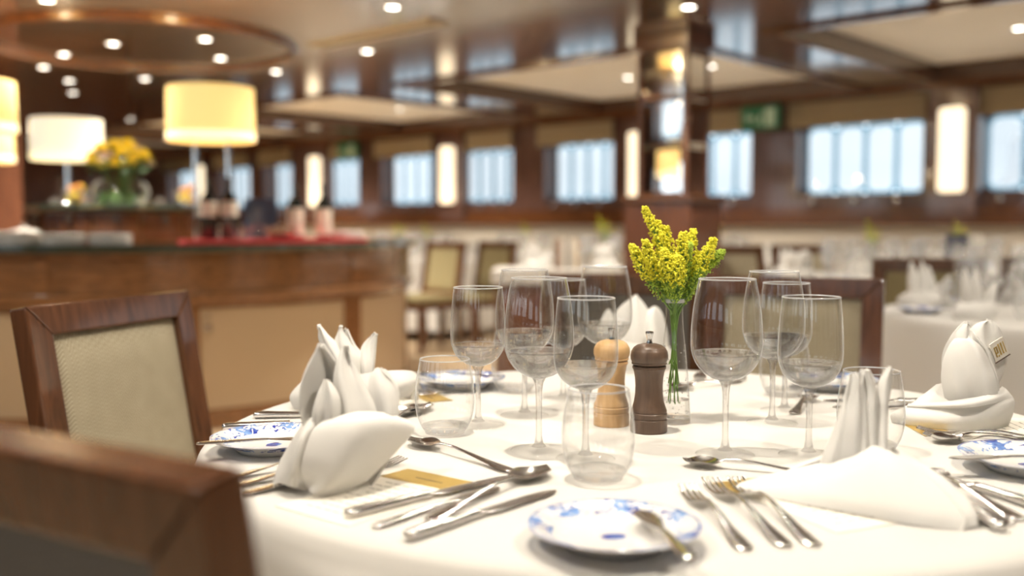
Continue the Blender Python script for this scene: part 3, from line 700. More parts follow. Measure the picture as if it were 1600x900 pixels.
# ================================================================== CHAIRS
def make_chair(front, label='', grey_back=True):
    t = thing('dining_chair', label, 'chair')
    W2, B0, B1, y0, y1, z0, z1 = .235, 0, 1, -.205, -.285, .44, .91
    up = Vector((0, y1-y0, z1-z0)); H = up.length; up.normalize(); nr = Vector((0, up.z, -up.y))  # towards the sitter
    base = Vector((0, y0, z0))
    P = lambda x, h, d: base + Vector((x, 0, 0)) + up*h + nr*d
    f = .055
    mt = M['chairwood']
    for s in (-1, 1):
        a = [(s*W2, -.03), (s*W2, H), (s*(W2-f), H-f), (s*(W2-f), -.03)]
        if s < 0: a = a[::-1]
        obj('back_stile', MB().prism(a, -.016, .020, P), mt, t, smooth=False, bevel=.004)
    obj('top_rail', MB().prism([(-W2+.0006, H), (W2-.0006, H), (W2-f-.0006, H-f), (-W2+f+.0006, H-f)], -.016, .020, P), mt, t, smooth=False, bevel=.004)
    obj('bottom_rail', MB().prism([(-W2+f, .02), (W2-f, .02), (W2-f, .07), (-W2+f, .07)], -.014, .014, P), mt, t, smooth=False, bevel=.003)
    # padded front panel and flat back panel
    def pad(d0, bulge, m, nm):
        g = MB(); n = 10; rows = []
        w_ = W2-f+.002; h0, h1 = .065, H-f+.002
        for i in range(n+1):
            row = []
            for j in range(n+1):
                u_ = j/n; v_ = i/n
                k_ = (1-(2*u_-1)**6)*(1-(2*v_-1)**6)
                row.append(P(-w_+2*w_*u_, h0+(h1-h0)*v_, d0 + bulge*k_))
            rows.append(row)
        obj(nm, g.grid(rows), m, t)
    pad(.006, .016, front, 'back_cushion')
    pad(-.009, -.003, M['grey'] if grey_back else front, 'back_panel')
    g = MB(); n = 8; rows = []
    sx, sy0, sy1 = .225, -.20, .235
    obj('seat', MB().box(-sx, sx, sy0+.01, sy1, .42, .475), front, t, bevel=.02)
    g = MB(); g.box(-sx+.01, sx-.01, sy0, sy1-.01, .36, .42)
    obj('seat_frame', g, mt, t, smooth=False, bevel=.004)
    for s in (-1, 1):
        obj('leg', MB().box(s*.205-.02, s*.205+.02, .185, .225, 0, .36), mt, t, smooth=False, bevel=.004)
        q = MB(); c0 = Vector((s*(W2-.0275), -.205, .41)); 
        a = [(s*W2, 0), (s*(W2-f+.008), 0)]
        q.add([(s*W2, -.225, .42), (s*(W2-.045), -.225, .42), (s*(W2-.045), -.185, .42), (s*W2, -.185, .42), (s*W2, -.265, 0), (s*(W2-.04), -.265, 0), (s*(W2-.04), -.23, 0), (s*W2, -.23, 0)], [(0,1,2,3),(4,5,6,7),(0,1,5,4),(1,2,6,5),(2,3,7,6),(3,0,4,7)])
        obj('leg', q, mt, t, smooth=False, bevel=.003)
    return t
ch_tan = make_chair(M['tan']); ch_olive = make_chair(M['olive'], grey_back=False)
def chair(top, face, label, proto=None, group='dining chairs'):
    """top: floor position under the middle of the top rail; face: direction the sitter looks (degrees)"""
    a = math.radians(face); d = Vector((math.cos(a), math.sin(a)))
    p = Vector(top) + d*.285
    return place(proto or ch_tan, USED, (p.x, p.y, 0), a - PI/2, label, group)
chair((-.785, 1.93), -16.7, 'mahogany chair with tan herringbone back at the left of the near table')
chair((-.366, .675), 59, 'out of focus mahogany chair with grey back in the lower left corner')
chair((.77, 2.72), 246, 'mahogany chair with tan back behind the wine glasses, far side of near table')
chair((.33, 2.86), 85, 'mahogany chair turned away showing its grey back behind the pepper mill')
chair((1.79, 4.27), 88, 'chair with olive back behind the folded napkins on the right table', ch_olive)
chair((2.42, 4.50), 104, 'chair turned away just behind the olive chair, dark top rail showing')
chair((1.55, 6.95), 292, 'left one of two dark chairs right of the mirrored column')
chair((2.06, 7.12), 285, 'right one of two dark chairs right of the mirrored column')
chair((-.56, 8.5), 228, 'tan backed chair just right of the end of the bar', ch_olive)  # darker olive fabric on these two stands in for shading on tan backs
chair((-.12, 8.75), 225, 'second tan backed chair right of the end of the bar', ch_olive)
chair((3.38, 5.35), 170, 'chair at the far right table edge, outside the picture')
chair((-1.35, 10.7), 90, 'distant chair seen behind the end of the bar')
chair((.55, 9.6), 200, 'distant chair half hidden behind the sideboard')

# ================================================================== TABLES
def cloth_mb(r=.644, z=.75, drop=.62, seed=1, n=144, nf=11):
    rn = random.Random(seed); ph = [rn.random()*6.28 for _ in range(4)]
    g = MB(); rows = []
    prof = [(0, 0, 0), (.3, 0, 0), (.52, 0, 0), (.615, 0, 0), (.63, -.002, 0), (.64, -.008, 0), (.6445, -.02, .0)]
    vs = []
    def pt(a, s):   # s: 0..1 down the drape
        fold = .5 + .5*math.sin(nf*a + ph[0] + .7*math.sin(2*a+ph[1])); fold = fold**1.3
        rr = r + .004 + s**.8*(.025 + .085*fold + .02*math.sin(23*a + ph[2])*s)
        return (rr*math.cos(a), rr*math.sin(a), z - .022 - s*drop)
    out = [(0, 0, z)]; fs = []
    rings = []
    for rr, dz, _ in prof[1:]:
        rings.append(len(out)); k_ = r/.644
        out += [(rr*k_*math.cos(2*PI*i/n), rr*k_*math.sin(2*PI*i/n), z+dz) for i in range(n)]
    for s in (.03, .1, .2, .35, .5, .65, .8, .92, 1.0):
        rings.append(len(out)); out += [pt(2*PI*i/n, s) for i in range(n)]
    for i in range(n): fs.append((0, rings[0]+i, rings[0]+(i+1) % n))
    for A, B in zip(rings, rings[1:]):
        for i in range(n): j = (i+1) % n; fs.append((A+i, B+i, B+j, A+j))
    return g.add(out, fs)
def make_table():
    t = thing('round_table', '', 'table')
    obj('tabletop', MB().lathe([(0, .715), (.62, .715), (.63, .722), (.63, .738), (.62, .745), (0, .745)], 64), M['wood'], t)
    obj('pedestal', MB().lathe([(.05, .0), (.06, .03), (.045, .1), (.045, .715)], 24), M['wood'], t)
    obj('foot', MB().lathe([(0, 0), (.28, 0), (.28, .015), (.06, .04), (0, .04)], 32), M['wood'], t)
    return t
tb0 = make_table(); cl0 = obj('tablecloth', cloth_mb(), M['linen']); cl0['category'] = 'tablecloth'
clnear = obj('tablecloth', cloth_mb(drop=.235, nf=9), M['linen']); clnear['category'] = 'tablecloth'
TX, TY = .20, 1.47
def table(x, y, desc, rz=0, cloth=None, how='draped to the floor'):
    place(tb0, USED, (x, y, 0), 0, 'round table hidden under the cloth, ' + desc, 'round tables')
    return place(cloth or cl0, USED, (x, y, 0), rz, 'white linen cloth ' + how + ', ' + desc, 'tablecloths')
table(TX, TY, 'the laid table in the foreground', 0, clnear, 'with soft folds at its edge')

# ================================================================== GLASSES
def make_wineglass(big):
    t = thing('wine_glass', '', 'wine glass')
    if big: H, zb, rm, rr, zm = .232, .098, .0465, .0365, .150
    else:   H, zb, rm, rr, zm = .209, .090, .0415, .0365, .135
    # bowl: from the stem join to the rim
    pts = []
    N = 26
    for i in range(N+1):
        q = i/N
        z = zb + (H-zb)*q
        if z <= zm:
            k_ = (zm - z)/(zm - zb); r = rm*math.sqrt(max(0, 1 - k_**2.15))
        else:
            k_ = (z - zm)/(H - zm); r = rm - (rm-rr)*k_**1.9
        pts.append((max(r, .0055 if i == 0 else 0), z))
    zc = zb + (H-zb)*.10
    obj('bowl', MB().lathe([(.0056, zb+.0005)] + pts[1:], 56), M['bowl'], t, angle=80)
    obj('rim', MB().lathe([(rr-.0009, H-.0006), (rr+.0008, H-.0006), (rr+.0010, H+.0003), (rr, H+.0012), (rr-.0010, H+.0003), (rr-.0009, H-.0006)], 56), M['rimglass'], t, angle=80)
    sh = []; sh2 = []
    for k in range(13):
        z = zb + .002 + (H-zb)*.27*k/12; q = (zm - z)/(zm - zb); r = rm*math.sqrt(max(0, 1 - q**2.15)) - .0005
        sh.append((r, z)); sh2.append((max(.001, r - .00015 - .0030*(1-k/12)**1.5), z + .0030*(1-k/12)))
    obj('bowl_base', MB().lathe([(.004, zb+.0012)] + sh + sh2[::-1] + [(0, sh2[0][1]), (0, zb+.0012), (.004, zb+.0012)], 56), M['lensglass'], t, angle=80)
    # stem with the thick glass at the bottom of the bowl, and the foot
    obj('stem', MB().lathe([(0, zb+.0065), (.008, zb+.0070), (.0165, zb+.0105), (.0170, zb+.0078), (.0095, zb+.0010), (.0058, zb-.006), (.0044, zb-.018), (.0040, zb*.55), (.0042, .022), (.0062, .011), (.0100, .0066), (0, .0060)], 40), M['glass'], t, angle=60)
    obj('foot', MB().lathe([(.0100, .0064), (.018, .0046), (.030, .0032), (.0375, .0024), (.0385, .0014), (.0375, .0004)], 48), M['foot'], t, angle=60)
    return t
def make_tumbler():
    t = thing('tumbler', '', 'glass')
    prof = [(.030, .004), (.0355, .012), (.0405, .025), (.0432, .042), (.0434, .055), (.0418, .075), (.0390, .093), (.0362, .108)]
    P = [prof[0]]
    for i in range(len(prof)-1):
        p0 = prof[max(i-1, 0)]; p1 = prof[i]; p2 = prof[i+1]; p3 = prof[min(i+2, len(prof)-1)]
        for k in (1, 2, 3):
            u = k/3
            P.append(tuple(.5*((2*p1[d]) + (-p0[d]+p2[d])*u + (2*p0[d]-5*p1[d]+4*p2[d]-p3[d])*u*u + (-p0[d]+3*p1[d]-3*p2[d]+p3[d])*u**3) for d in (0, 1)))
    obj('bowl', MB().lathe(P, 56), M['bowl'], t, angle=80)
    obj('rim', MB().lathe([(.0355, .1075), (.0368, .1075), (.0369, .1084), (.0362, .1093), (.0352, .1084), (.0353, .1075)], 56), M['rimglass'], t, angle=80)
    obj('base', MB().lathe([(0, .0105), (.022, .0108), (.033, .0125), (.0345, .0100), (.0300, .0035), (.0290, .0004), (.024, .0002), (.02, .0018), (0, .0025)], 48), M['clearbase'], t, angle=60)
    return t
big0 = make_wineglass(True); small0 = make_wineglass(False); tum0 = make_tumbler()
ZT = .7503
for (x, y, l) in ((.281, 1.297, 'large red wine glass nearest the camera right of the flower vase'), (.397, 1.505, 'large red wine glass behind the two front glasses right of the vase'),
                  (.036, 1.319, 'large red wine glass in the middle of the left cluster'), (.020, 1.566, 'large red wine glass behind the left cluster, left of the two rear ones'),
                  (.158, 1.690, 'large red wine glass just left of the pepper mills at the back')):
    place(big0, USED, (x, y, ZT), R.random()*6, l, 'wine glasses on the near table')
for (x, y, l) in ((.389, 1.29, 'smaller wine glass at the right of the right hand cluster'), (.443, 1.604, 'smaller wine glass at the back of the right hand cluster'),
                  (-.051, 1.49, 'leftmost smaller wine glass beside the left tumbler'), (.095, 1.272, 'smaller wine glass right behind the front tumbler'),
                  (.089, 1.711, 'smaller wine glass at the back of the left cluster')):
    place(small0, USED, (x, y, ZT), R.random()*6, l, 'wine glasses on the near table')
for (x, y, l) in ((.103, 1.174, 'stemless tumbler nearest the camera in front of the pepper mills'), (-.098, 1.439, 'stemless tumbler at the left with a spoon behind it'),
                  (.480, 1.319, 'stemless tumbler at the right behind the twisted napkin'), (.006, 1.800, 'stemless tumbler at the back left behind the wine glasses'), (.484, 1.757, 'stemless tumbler at the back right behind the wine glasses')):
    place(tum0, USED, (x, y, ZT), 0, l, 'tumblers on the near table')

# ================================================================== PEPPER AND SALT MILLS
def mill(x, y, label, m):
    t = thing('pepper_mill', label, 'pepper mill', (x, y, ZT), 0, 'wooden mills')
    body = [(0, 0), (.0262, 0), (.0270, .001), (.0270, .0185), (.0262, .0195), (.0258, .0205), (.0268, .0215), (.0270, .0225), (.0270, .0275), (.0262, .0285), (.0256, .0292), (.0262, .0300), (.0262, .0318), (.0245, .036), (.0218, .045), (.0203, .056), (.0200, .068), (.0208, .080), (.0222, .088), (.0235, .0925), (.0246, .0935), (.0246, .0965), (.0238, .0972), (.0225, .0975), (0, .0975)]
    head = [(0, .0982), (.0225, .0982), (.0240, .0988), (.0255, .1000), (.0258, .1015), (.0248, .1025), (.0256, .1035), (.0272, .1075), (.0275, .1125), (.0266, .1180), (.0252, .1205), (.0246, .1212), (.0242, .1222), (.0225, .1245), (.0180, .1275), (.0110, .1295), (.005, .1303), (0, .1303)]
    obj('body', MB().lathe(body, 56), m, t, angle=35)
    obj('head', MB().lathe(head, 56), m, t, angle=35)
    obj('knob', MB().lathe([(0, .1300), (.0048, .1300), (.0040, .1325), (.0036, .135), (.0044, .139), (.0060, .1455), (.0058, .147), (.0045, .1475), (0, .1475)], 28), M['chrome'], t, angle=50)
mill(.201, 1.448, 'dark brown wooden pepper mill with silver knob', M['darkmill'])
mill(.151, 1.497, 'light beech wooden mill with silver knob left of the dark one', M['lightmill'])

# ================================================================== VASE AND GOLDENROD
def make_vase():
    t = thing('bud_vase', '', 'vase')
    prof = [(.0250, .004), (.0258, .012), (.0245, .035), (.0215, .075), (.0175, .115), (.0140, .145), (.0128, .165), (.0130, .180), (.0150, .186)]
    P = []
    for (r0, z0), (r1, z1) in zip(prof, prof[1:]):
        for k in range(3): P.append((r0+(r1-r0)*k/3, z0+(z1-z0)*k/3))
    P.append(prof[-1])
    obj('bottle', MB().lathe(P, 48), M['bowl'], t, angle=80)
    obj('rim', MB().lathe([(.0138, .185), (.0156, .1845), (.0166, .187), (.0160, .190), (.0145, .1905), (.0136, .188), (.0138, .185)], 48), M['rimglass'], t, angle=80)
    obj('base', MB().lathe([(0, .009), (.02, .0085), (.0248, .0095), (.0262, .006), (.0258, .0005), (.02, .0), (0, .002)], 48), M['glass'], t, angle=60)
    g = MB()
    for i in range(90):   # raised glass drops
        a = R.random()*6.28; z = .015 + .11*R.random(); r = .0256 - (z-.012)*.082
        g.lathe([(0, -.0012), (.0012, 0), (0, .0012)], 6, Matrix.Translation((r*math.cos(a), r*math.sin(a), z)))
    obj('raised_dots', g, M['rimglass'], t)['kind'] = 'stuff'
    obj('water', MB().lathe([(0, .0095), (.0235, .010), (.0246, .02), (.0238, .036), (0, .036)], 40), M['water'], t, angle=60)
    return t
def plume(mb, low_mb, stem_mb, p0, p1, bend, n, spread, seed):
    rn = random.Random(seed)
    p0 = Vector(p0); p1 = Vector(p1); mid = (p0+p1)/2 + Vector(bend)
    C = lambda u: p0*(1-u)**2 + mid*2*u*(1-u) + p1*u*u
    stem_mb.tube([C(k/8) for k in range(9)], [.0016 - .001*k/8 for k in range(9)], 5)
    for i in range(n):
        u = .20 + .80*rn.random()**.62
        c = C(u); a = rn.random()*6.28; s_ = spread*min(1, u*1.45)*(1.08-u)**.6*math.sqrt(rn.random())
        q = c + Vector((math.cos(a)*s_, math.sin(a)*s_, .35*s_*rn.uniform(-1, 1.2)))
        r = rn.uniform(.0013, .0026)*(.6 + .4*u)
        (low_mb if u < .44 + .1*rn.random() else mb).add([(q.x+r, q.y, q.z), (q.x, q.y+r, q.z), (q.x-r, q.y, q.z), (q.x, q.y-r, q.z), (q.x, q.y, q.z+r), (q.x, q.y, q.z-r)],
               [(0,1,4),(1,2,4),(2,3,4),(3,0,4),(1,0,5),(2,1,5),(3,2,5),(0,3,5)])
        if i % 6 == 0: stem_mb.tube([C(max(.15, u-.12)), q], [.0007, .0004], 4)
def make_bouquet(full=True):
    t = thing('goldenrod_bouquet', '', 'flowers')
    # tips relative to the vase mouth (z measured from the table)
    tips = [(-.048, .0, .330, (.012, 0, .01)), (-.026, .012, .308, (0, 0, .01)), (-.066, -.008, .274, (-.014, 0, .0)), (-.048, -.02, .280, (-.012, 0, .0)),
            (.072, .0, .264, (.010, 0, .018)), (.056, -.015, .282, (.008, 0, .015)), (.030, .015, .296, (.006, 0, .01)), (.008, -.022, .292, (0, -.008, .0)),
            (-.012, .02, .300, (0, .006, 0)), (.020, -.01, .275, (0, 0, 0)), (-.022, -.028, .268, (0, -.01, 0)), (.042, .022, .262, (.008, .01, 0)),
            (.036, -.012, .236, (.01, 0, -.005)), (-.034, .01, .255, (-.01, 0, 0)), (.034, .004, .216, (.012, 0, -.006)), (.0, -.03, .258, (0, -.012, 0))]
    if not full: tips = tips[::2]
    for i, (x, y, z, b) in enumerate(tips):
        f = MB(); s_ = MB(); lw_ = MB()
        a = i*2.4
        low = z < .24
        plume(f, lw_, s_, (.006*math.cos(a), .006*math.sin(a), .165), (x, y, z), b, (50 if low else 520) if full else 120, .007 if low else .023, i)
        s_.tube([(.006*math.cos(a), .006*math.sin(a), .166), (.004*math.cos(a+2), .004*math.sin(a+2), .10), (.008*math.cos(a+3), .008*math.sin(a+3), .030 + .03*(i % 3))], .0010, 5)
        st = obj('stem', s_, M['stem'], t)
        obj('florets', f, M['bud'] if (low or i % 5 == 4) else M['goldenrod'], st, smooth=False)['kind'] = 'stuff'
        if lw_.f: obj('green_buds', lw_, M['bud'], st, smooth=False)['kind'] = 'stuff'
    if full:
        for i in range(26):
            rn = random.Random(i+50); a = rn.random()*6.28; z = .172 + .065*rn.random(); r0 = .006 + (z-.172)*.18
            d = Vector((math.cos(a), math.sin(a), .9)).normalized(); c = Vector((r0*math.cos(a), r0*math.sin(a), z)); L_ = rn.uniform(.018, .034)
            s_ = Vector((-math.sin(a), math.cos(a), 0))*.0018
            g = MB(); g.add([c, c + d*L_*.5 + s_, c + d*L_, c + d*L_*.5 - s_], [(0, 1, 2, 3)])
            obj('leaf', g, M['stem'], t, smooth=False, solid=.0004)
    return t
vs0 = make_vase(); bq0 = make_bouquet()
vs = place(vs0, USED, (.248, 1.515, ZT), 0, 'clear dotted glass bud vase in the middle of the near table', 'bud vases')
b_ = place(bq0, USED, (.248, 1.515, ZT), 0, 'bright yellow goldenrod spray in the glass vase on the near table', 'goldenrod sprays')

# ================================================================== PLATES AND CUTLERY
def make_plate():
    g = MB().lathe([(0, .0065), (.045, .0065), (.054, .0085), (.060, .0130), (.070, .0172), (.0815, .0205), (.0832, .0200), (.0825, .0188), (.070, .0150), (.060, .0100), (.052, .0045), (.048, .0), (.044, .0), (.043, .003), (0, .0035)], 72)
    return obj('bread_plate', g, M['china'], angle=50)
pl0 = make_plate(); pl0['category'] = 'plate'
PLATES = ((.097, .931, .2, 'blue and white china bread plate nearest the camera'), (-.322, 1.330, 1.3, 'blue and white bread plate behind the left napkin'), (.640, 1.215, 2.4, 'blue and white bread plate at the right edge of the table'),
          (-.095, 1.850, 3.3, 'blue and white bread plate at the back left behind the tumbler'), (.595, 1.835, 4.4, 'blue and white bread plate at the back right behind the tumbler'))
for x, y, rz, l in PLATES: place(pl0, USED, (x, y, ZT), rz, l, 'bread plates on the near table')

def spline(pts, n):
    """Catmull-Rom through tuples"""
    out = []
    for i in range(len(pts)-1):
        p0 = pts[max(i-1, 0)]; p1 = pts[i]; p2 = pts[i+1]; p3 = pts[min(i+2, len(pts)-1)]
        for k in range(n):
            u = k/n
            out.append(tuple(.5*(2*p1[d] + (-p0[d]+p2[d])*u + (2*p0[d]-5*p1[d]+4*p2[d]-p3[d])*u*u + (-p0[d]+3*p1[d]-3*p2[d]+p3[d])*u**3) for d in range(len(p1))))
    out.append(tuple(pts[-1])); return out
def loft(st, nseg=12, n=4, dish=None):
    """st: stations (x, half width, z, half thickness); elliptical sections, optionally hollowed from above"""
    S_ = spline(st, n); g = MB(); vs = []; fs = []
    for (x, w, z, h) in S_:
        w = max(w, .0002); h = max(h, .0002)
        for k in range(nseg):
            a = 2*PI*k/nseg; y = w*math.cos(a); zz = h*math.sin(a)
            d_ = dish(x, y, w) if dish else 0
            vs.append((x, y, z + zz - d_))
    N = len(S_)
    for i in range(N-1):
        for k in range(nseg): fs.append((i*nseg+k, i*nseg+(k+1) % nseg, (i+1)*nseg+(k+1) % nseg, (i+1)*nseg+k))
    fs += [tuple(range(nseg-1, -1, -1)), tuple((N-1)*nseg+k for k in range(nseg))]
    return g.add(vs, fs)
# every piece lies along +x, handle end at x=0, length 1 scaled by use
def knife_mb(L=.235, thick=True):
    hl = L*.44
    h = loft([(0, .0035, .0056, .003), (.004, .0078, .0058, .0052), (.02, .0082, .0060, .0054), (hl*.5, .0074, .0058, .0048), (hl*.92, .0058, .0054, .0042), (hl, .0066, .0054, .0044)], 14)
    b = loft([(hl-.002, .0040, .0054, .0028), (hl+.008, .0050, .0048, .0016), (hl+.02, .0085, .0042, .0008), (L*.72, .0098, .0034, .0006), (L*.9, .0088, .0026, .0005), (L*.97, .0052, .0022, .0005), (L, .0006, .0020, .0004)], 10)
    return h, b
def spoon_mb(L=.20, bw=.0205, bl=.062):
    x0 = L - bl
    dish = lambda x, y, w: .0085*max(0, 1-((x-(x0+bl*.52))/(bl*.5))**2)*max(0, 1-(y/bw)**2) if x > x0 else 0
    return loft([(0, .0030, .0025, .0010), (.005, .0085, .0028, .0014), (.022, .0090, .0036, .0014), (L*.25, .0058, .0062, .0014), (x0-.03, .0030, .0120, .0018), (x0-.008, .0030, .0118, .0020), (x0+.004, .0070, .0110, .0012), (x0+bl*.25, bw*.86, .0108, .0009), (x0+bl*.55, bw, .0108, .0009), (x0+bl*.8, bw*.76, .0108, .0009), (L-.004, bw*.34, .0106, .0009), (L, .001, .0104, .0007)], 16, 4, dish)
def fork_mb(L=.20, hw=.0125):
    tl = L*.245; x0 = L - tl - .022
    g = loft([(0, .0030, .0025, .0010), (.005, .0085, .0028, .0014), (.022, .0090, .0036, .0014), (L*.25, .0058, .0064, .0014), (x0-.03, .0030, .0125, .0018), (x0-.006, .0034, .0118, .0018), (x0+.006, hw*.72, .0085, .0012), (x0+.016, hw, .0060, .0011), (x0+.024, hw, .0046, .0010)], 12)
    for k in range(4):
        y = (-.75 + .5*k)*hw
        st = [(x0+.020, y, .0052), (x0+.034, y, .0030), (L-tl*.45, y, .0032), (L-.006, y*.97, .0068), (L, y*.96, .0085)]
        g.tube([Vector(p) for p in spline(st, 3)], [.0021]*4+[.0018]*4+[.0015]*4+[.0007], 6, flat=.6)
    return g
def butter_mb(L=.165):
    h = loft([(0, .0030, .0022, .0012), (.005, .0072, .0026, .0018), (.02, .0074, .0030, .0018), (L*.42, .0040, .0040, .0018), (L*.56, .0030, .0040, .0016)], 12)
    b = loft([(L*.55, .0030, .0040, .0014), (L*.62, .0060, .0038, .0008), (L*.72, .0100, .0034, .0006), (L*.86, .0112, .0030, .0006), (L*.95, .0088, .0028, .0006), (L, .0012, .0026, .0005)], 12)
    return h, b
def make_cut(name, cat, mbs):
    t = thing(name, '', cat)
    for nm, mb in mbs: obj(nm, mb, M['steel'], t, angle=60)
    return t
kh, kb_ = knife_mb(); kn0 = make_cut('dinner_knife', 'knife', (('handle', kh), ('blade', kb_)))
bh, bb = butter_mb(); bk0 = make_cut('butter_knife', 'knife', (('handle', bh), ('blade', bb)))
sp0 = obj('soup_spoon', spoon_mb(.205, .0215, .066), M['steel'], angle=60); sp0['category'] = 'spoon'
ds0 = obj('dessert_spoon', spoon_mb(.185, .0185, .056), M['steel'], angle=60); ds0['category'] = 'spoon'
fk0 = obj('fork', fork_mb(.20), M['steel'], angle=60); fk0['category'] = 'fork'
LEN = {'dinner_knife': .235, 'butter_knife': .165, 'soup_spoon': .205, 'dessert_spoon': .185, 'fork': .20}
def lay(proto, a, b, label, group, z=ZT, roll=0, dz=0):
    """handle end at a, tip at b (floor coordinates)"""
    a = Vector(a[:2]); b = Vector(b[:2]); d = b - a
    o = place(proto, USED, (a.x, a.y, z), math.atan2(d.y, d.x), label, group)
    s_ = d.length/LEN[proto.name.split('.')[0]]
    s_ = max(.88, min(1.18, s_))
    o.scale = (s_, 1, 1)
    o.rotation_euler = (roll, -math.atan2(dz, d.length), math.atan2(d.y, d.x))
    return o
G1 = 'cutlery of the front left setting'; G2 = 'cutlery of the front right setting'; G3 = 'cutlery of the right hand setting'; G4 = 'cutlery of the back left setting'; G5 = 'cutlery of the back setting'
lay(kn0, (-.171, 1.008), (.008, 1.185), 'silver dinner knife next to the front left napkin', G1)
lay(kn0, (-.101, .935), (.050, 1.115), 'silver dinner knife closest to the front bread plate', G1)
lay(bk0, (-.138, .975), (-.012, 1.130), 'flat fish knife between the two dinner knives', G1)
lay(sp0, (-.086, .998), (.068, 1.245), 'soup spoon pointing at the front tumbler', G1)
lay(ds0, (.000, 1.200), (-.146, 1.372), 'dessert spoon lying above the front left napkin', G1)
lay(fk0, (-.345, 1.160), (-.180, 1.300), 'leftmost fork beside the left bread plate', G1)
lay(fk0, (-.322, 1.130), (-.158, 1.275), 'middle fork running under the front left napkin', G1)
lay(fk0, (-.300, 1.098), (-.138, 1.250), 'innermost fork running under the front left napkin', G1)
lay(bk0, (-.405, 1.262), (-.245, 1.290), 'butter knife across the left bread plate', G1, z=ZT+.0205, dz=.001)
lay(fk0, (.217, .905), (.199, 1.117), 'fork nearest the front bread plate', G2)
lay(fk0, (.257, .914), (.230, 1.160), 'middle one of three forks right of the front bread plate', G2)
lay(fk0, (.285, .918), (.257, 1.195), 'fork nearest the twisted napkin', G2)
lay(ds0, (.375, 1.180), (.215, 1.240), 'dessert spoon lying above the three front forks', G2)
lay(bk0, (.151, .822), (.127, .975), 'butter knife with greenish blade on the front bread plate', G2, z=ZT+.0200, dz=-.003)
lay(kn0, (.560, 1.035), (.493, 1.228), 'dinner knife beside the right bread plate', G2)
lay(sp0, (.520, 1.000), (.492, 1.205), 'soup spoon right of the twisted napkin', G2)
lay(kn0, (.483, .962), (.458, 1.165), 'dinner knife with thick handle closest to the twisted napkin', G2)
lay(bk0, (.503, .985), (.478, 1.130), 'flat fish knife between the right hand knives', G2)
lay(fk0, (.760, 1.290), (.585, 1.400), 'fork with tines beside the twisted napkin tumbler', G3)
lay(fk0, (.785, 1.330), (.592, 1.440), 'fork lying closer to the big right napkin', G3)
lay(ds0, (.740, 1.400), (.612, 1.372), 'spoon behind the right bread plate', G3)
lay(bk0, (.690, 1.185), (.525, 1.182), 'butter knife across the right bread plate', G3, z=ZT+.0205)
lay(kn0, (.75, 1.66), (.535, 1.700), 'knife behind the right tumbler, farther one', G3)
lay(kn0, (.74, 1.615), (.532, 1.640), 'knife behind the right tumbler, nearer one', G3)
lay(sp0, (.735, 1.575), (.530, 1.572), 'soup spoon behind the right tumbler', G3)
lay(ds0, (.450, 1.575), (.520, 1.720), 'dessert spoon between the right hand tumblers', G3)
lay(kn0, (-.405, 1.545), (-.190, 1.560), 'knife handle sticking out behind the left bread plate', G4)
lay(kn0, (-.428, 1.452), (-.215, 1.520), 'knife handle touching the left bread plate', G4)
lay(sp0, (-.300, 1.430), (-.140, 1.600), 'soup spoon half hidden behind the front left napkin', G4)
lay(ds0, (-.205, 1.430), (-.098, 1.755), 'dessert spoon seen through the left tumbler', G4)
lay(fk0, (-.265, 1.890), (-.110, 1.760), 'fork behind the back left napkin, farther one', G4)
lay(fk0, (-.295, 1.865), (-.130, 1.735), 'fork behind the back left napkin, nearer one', G4)
lay(bk0, (-.185, 1.875), (-.020, 1.835), 'butter knife across the back left bread plate', G4, z=ZT+.0205)
lay(fk0, (.405, 2.090), (.360, 1.905), 'leftmost of three forks behind the vase', G5)
lay(fk0, (.440, 2.082), (.395, 1.900), 'middle one of three forks behind the vase', G5)
lay(fk0, (.478, 2.070), (.440, 1.905), 'rightmost of three forks behind the vase', G5)
lay(sp0, (.44, 1.90), (.285, 1.800), 'spoon right behind the bud vase', G5)
lay(bk0, (.64, 1.92), (.560, 1.770), 'butter knife across the back right bread plate', G5, z=ZT+.0205)

# ================================================================== NAPKINS AND MENU CARDS
def patch(mb, rows, n=5, m=12, M_=None, rip=0, ph=0.0):
    """rows of (left point, right point, bulge vector): a smooth piece of folded cloth"""
    flat = [tuple(L_)+tuple(R_)+tuple(B) for L_, R_, B in rows]
    P = []
    for r in spline(flat, n):
        L_ = Vector(r[0:3]); R_ = Vector(r[3:6]); B = Vector(r[6:9])
        row = []
        for j in range(m+1):
            q = j/m; w_ = 4*q*(1-q)
            row.append(L_.lerp(R_, q) + B*w_ + Vector((0, -rip*w_*math.sin(q*7.5 + ph + .12*len(P)), 0)))
        P.append(row)
    mb.grid(P, M_)
def napkin(label, loc, patches, rz=0, sc=1.0, group='folded napkins on the near table', thick=.0022, mat=None, rip=.0055):
    t = thing('folded_napkin', label, 'napkin', loc, rz, group)
    for nm, rows in patches:
        g = MB(); patch(g, rows, rip=rip if nm == 'petal' else .0042, ph=R.random()*6); o = obj(nm, g, mat or M['napkin'], t, solid=thick, angle=80)
    if sc != 1: t.scale = (sc,)*3
    return t
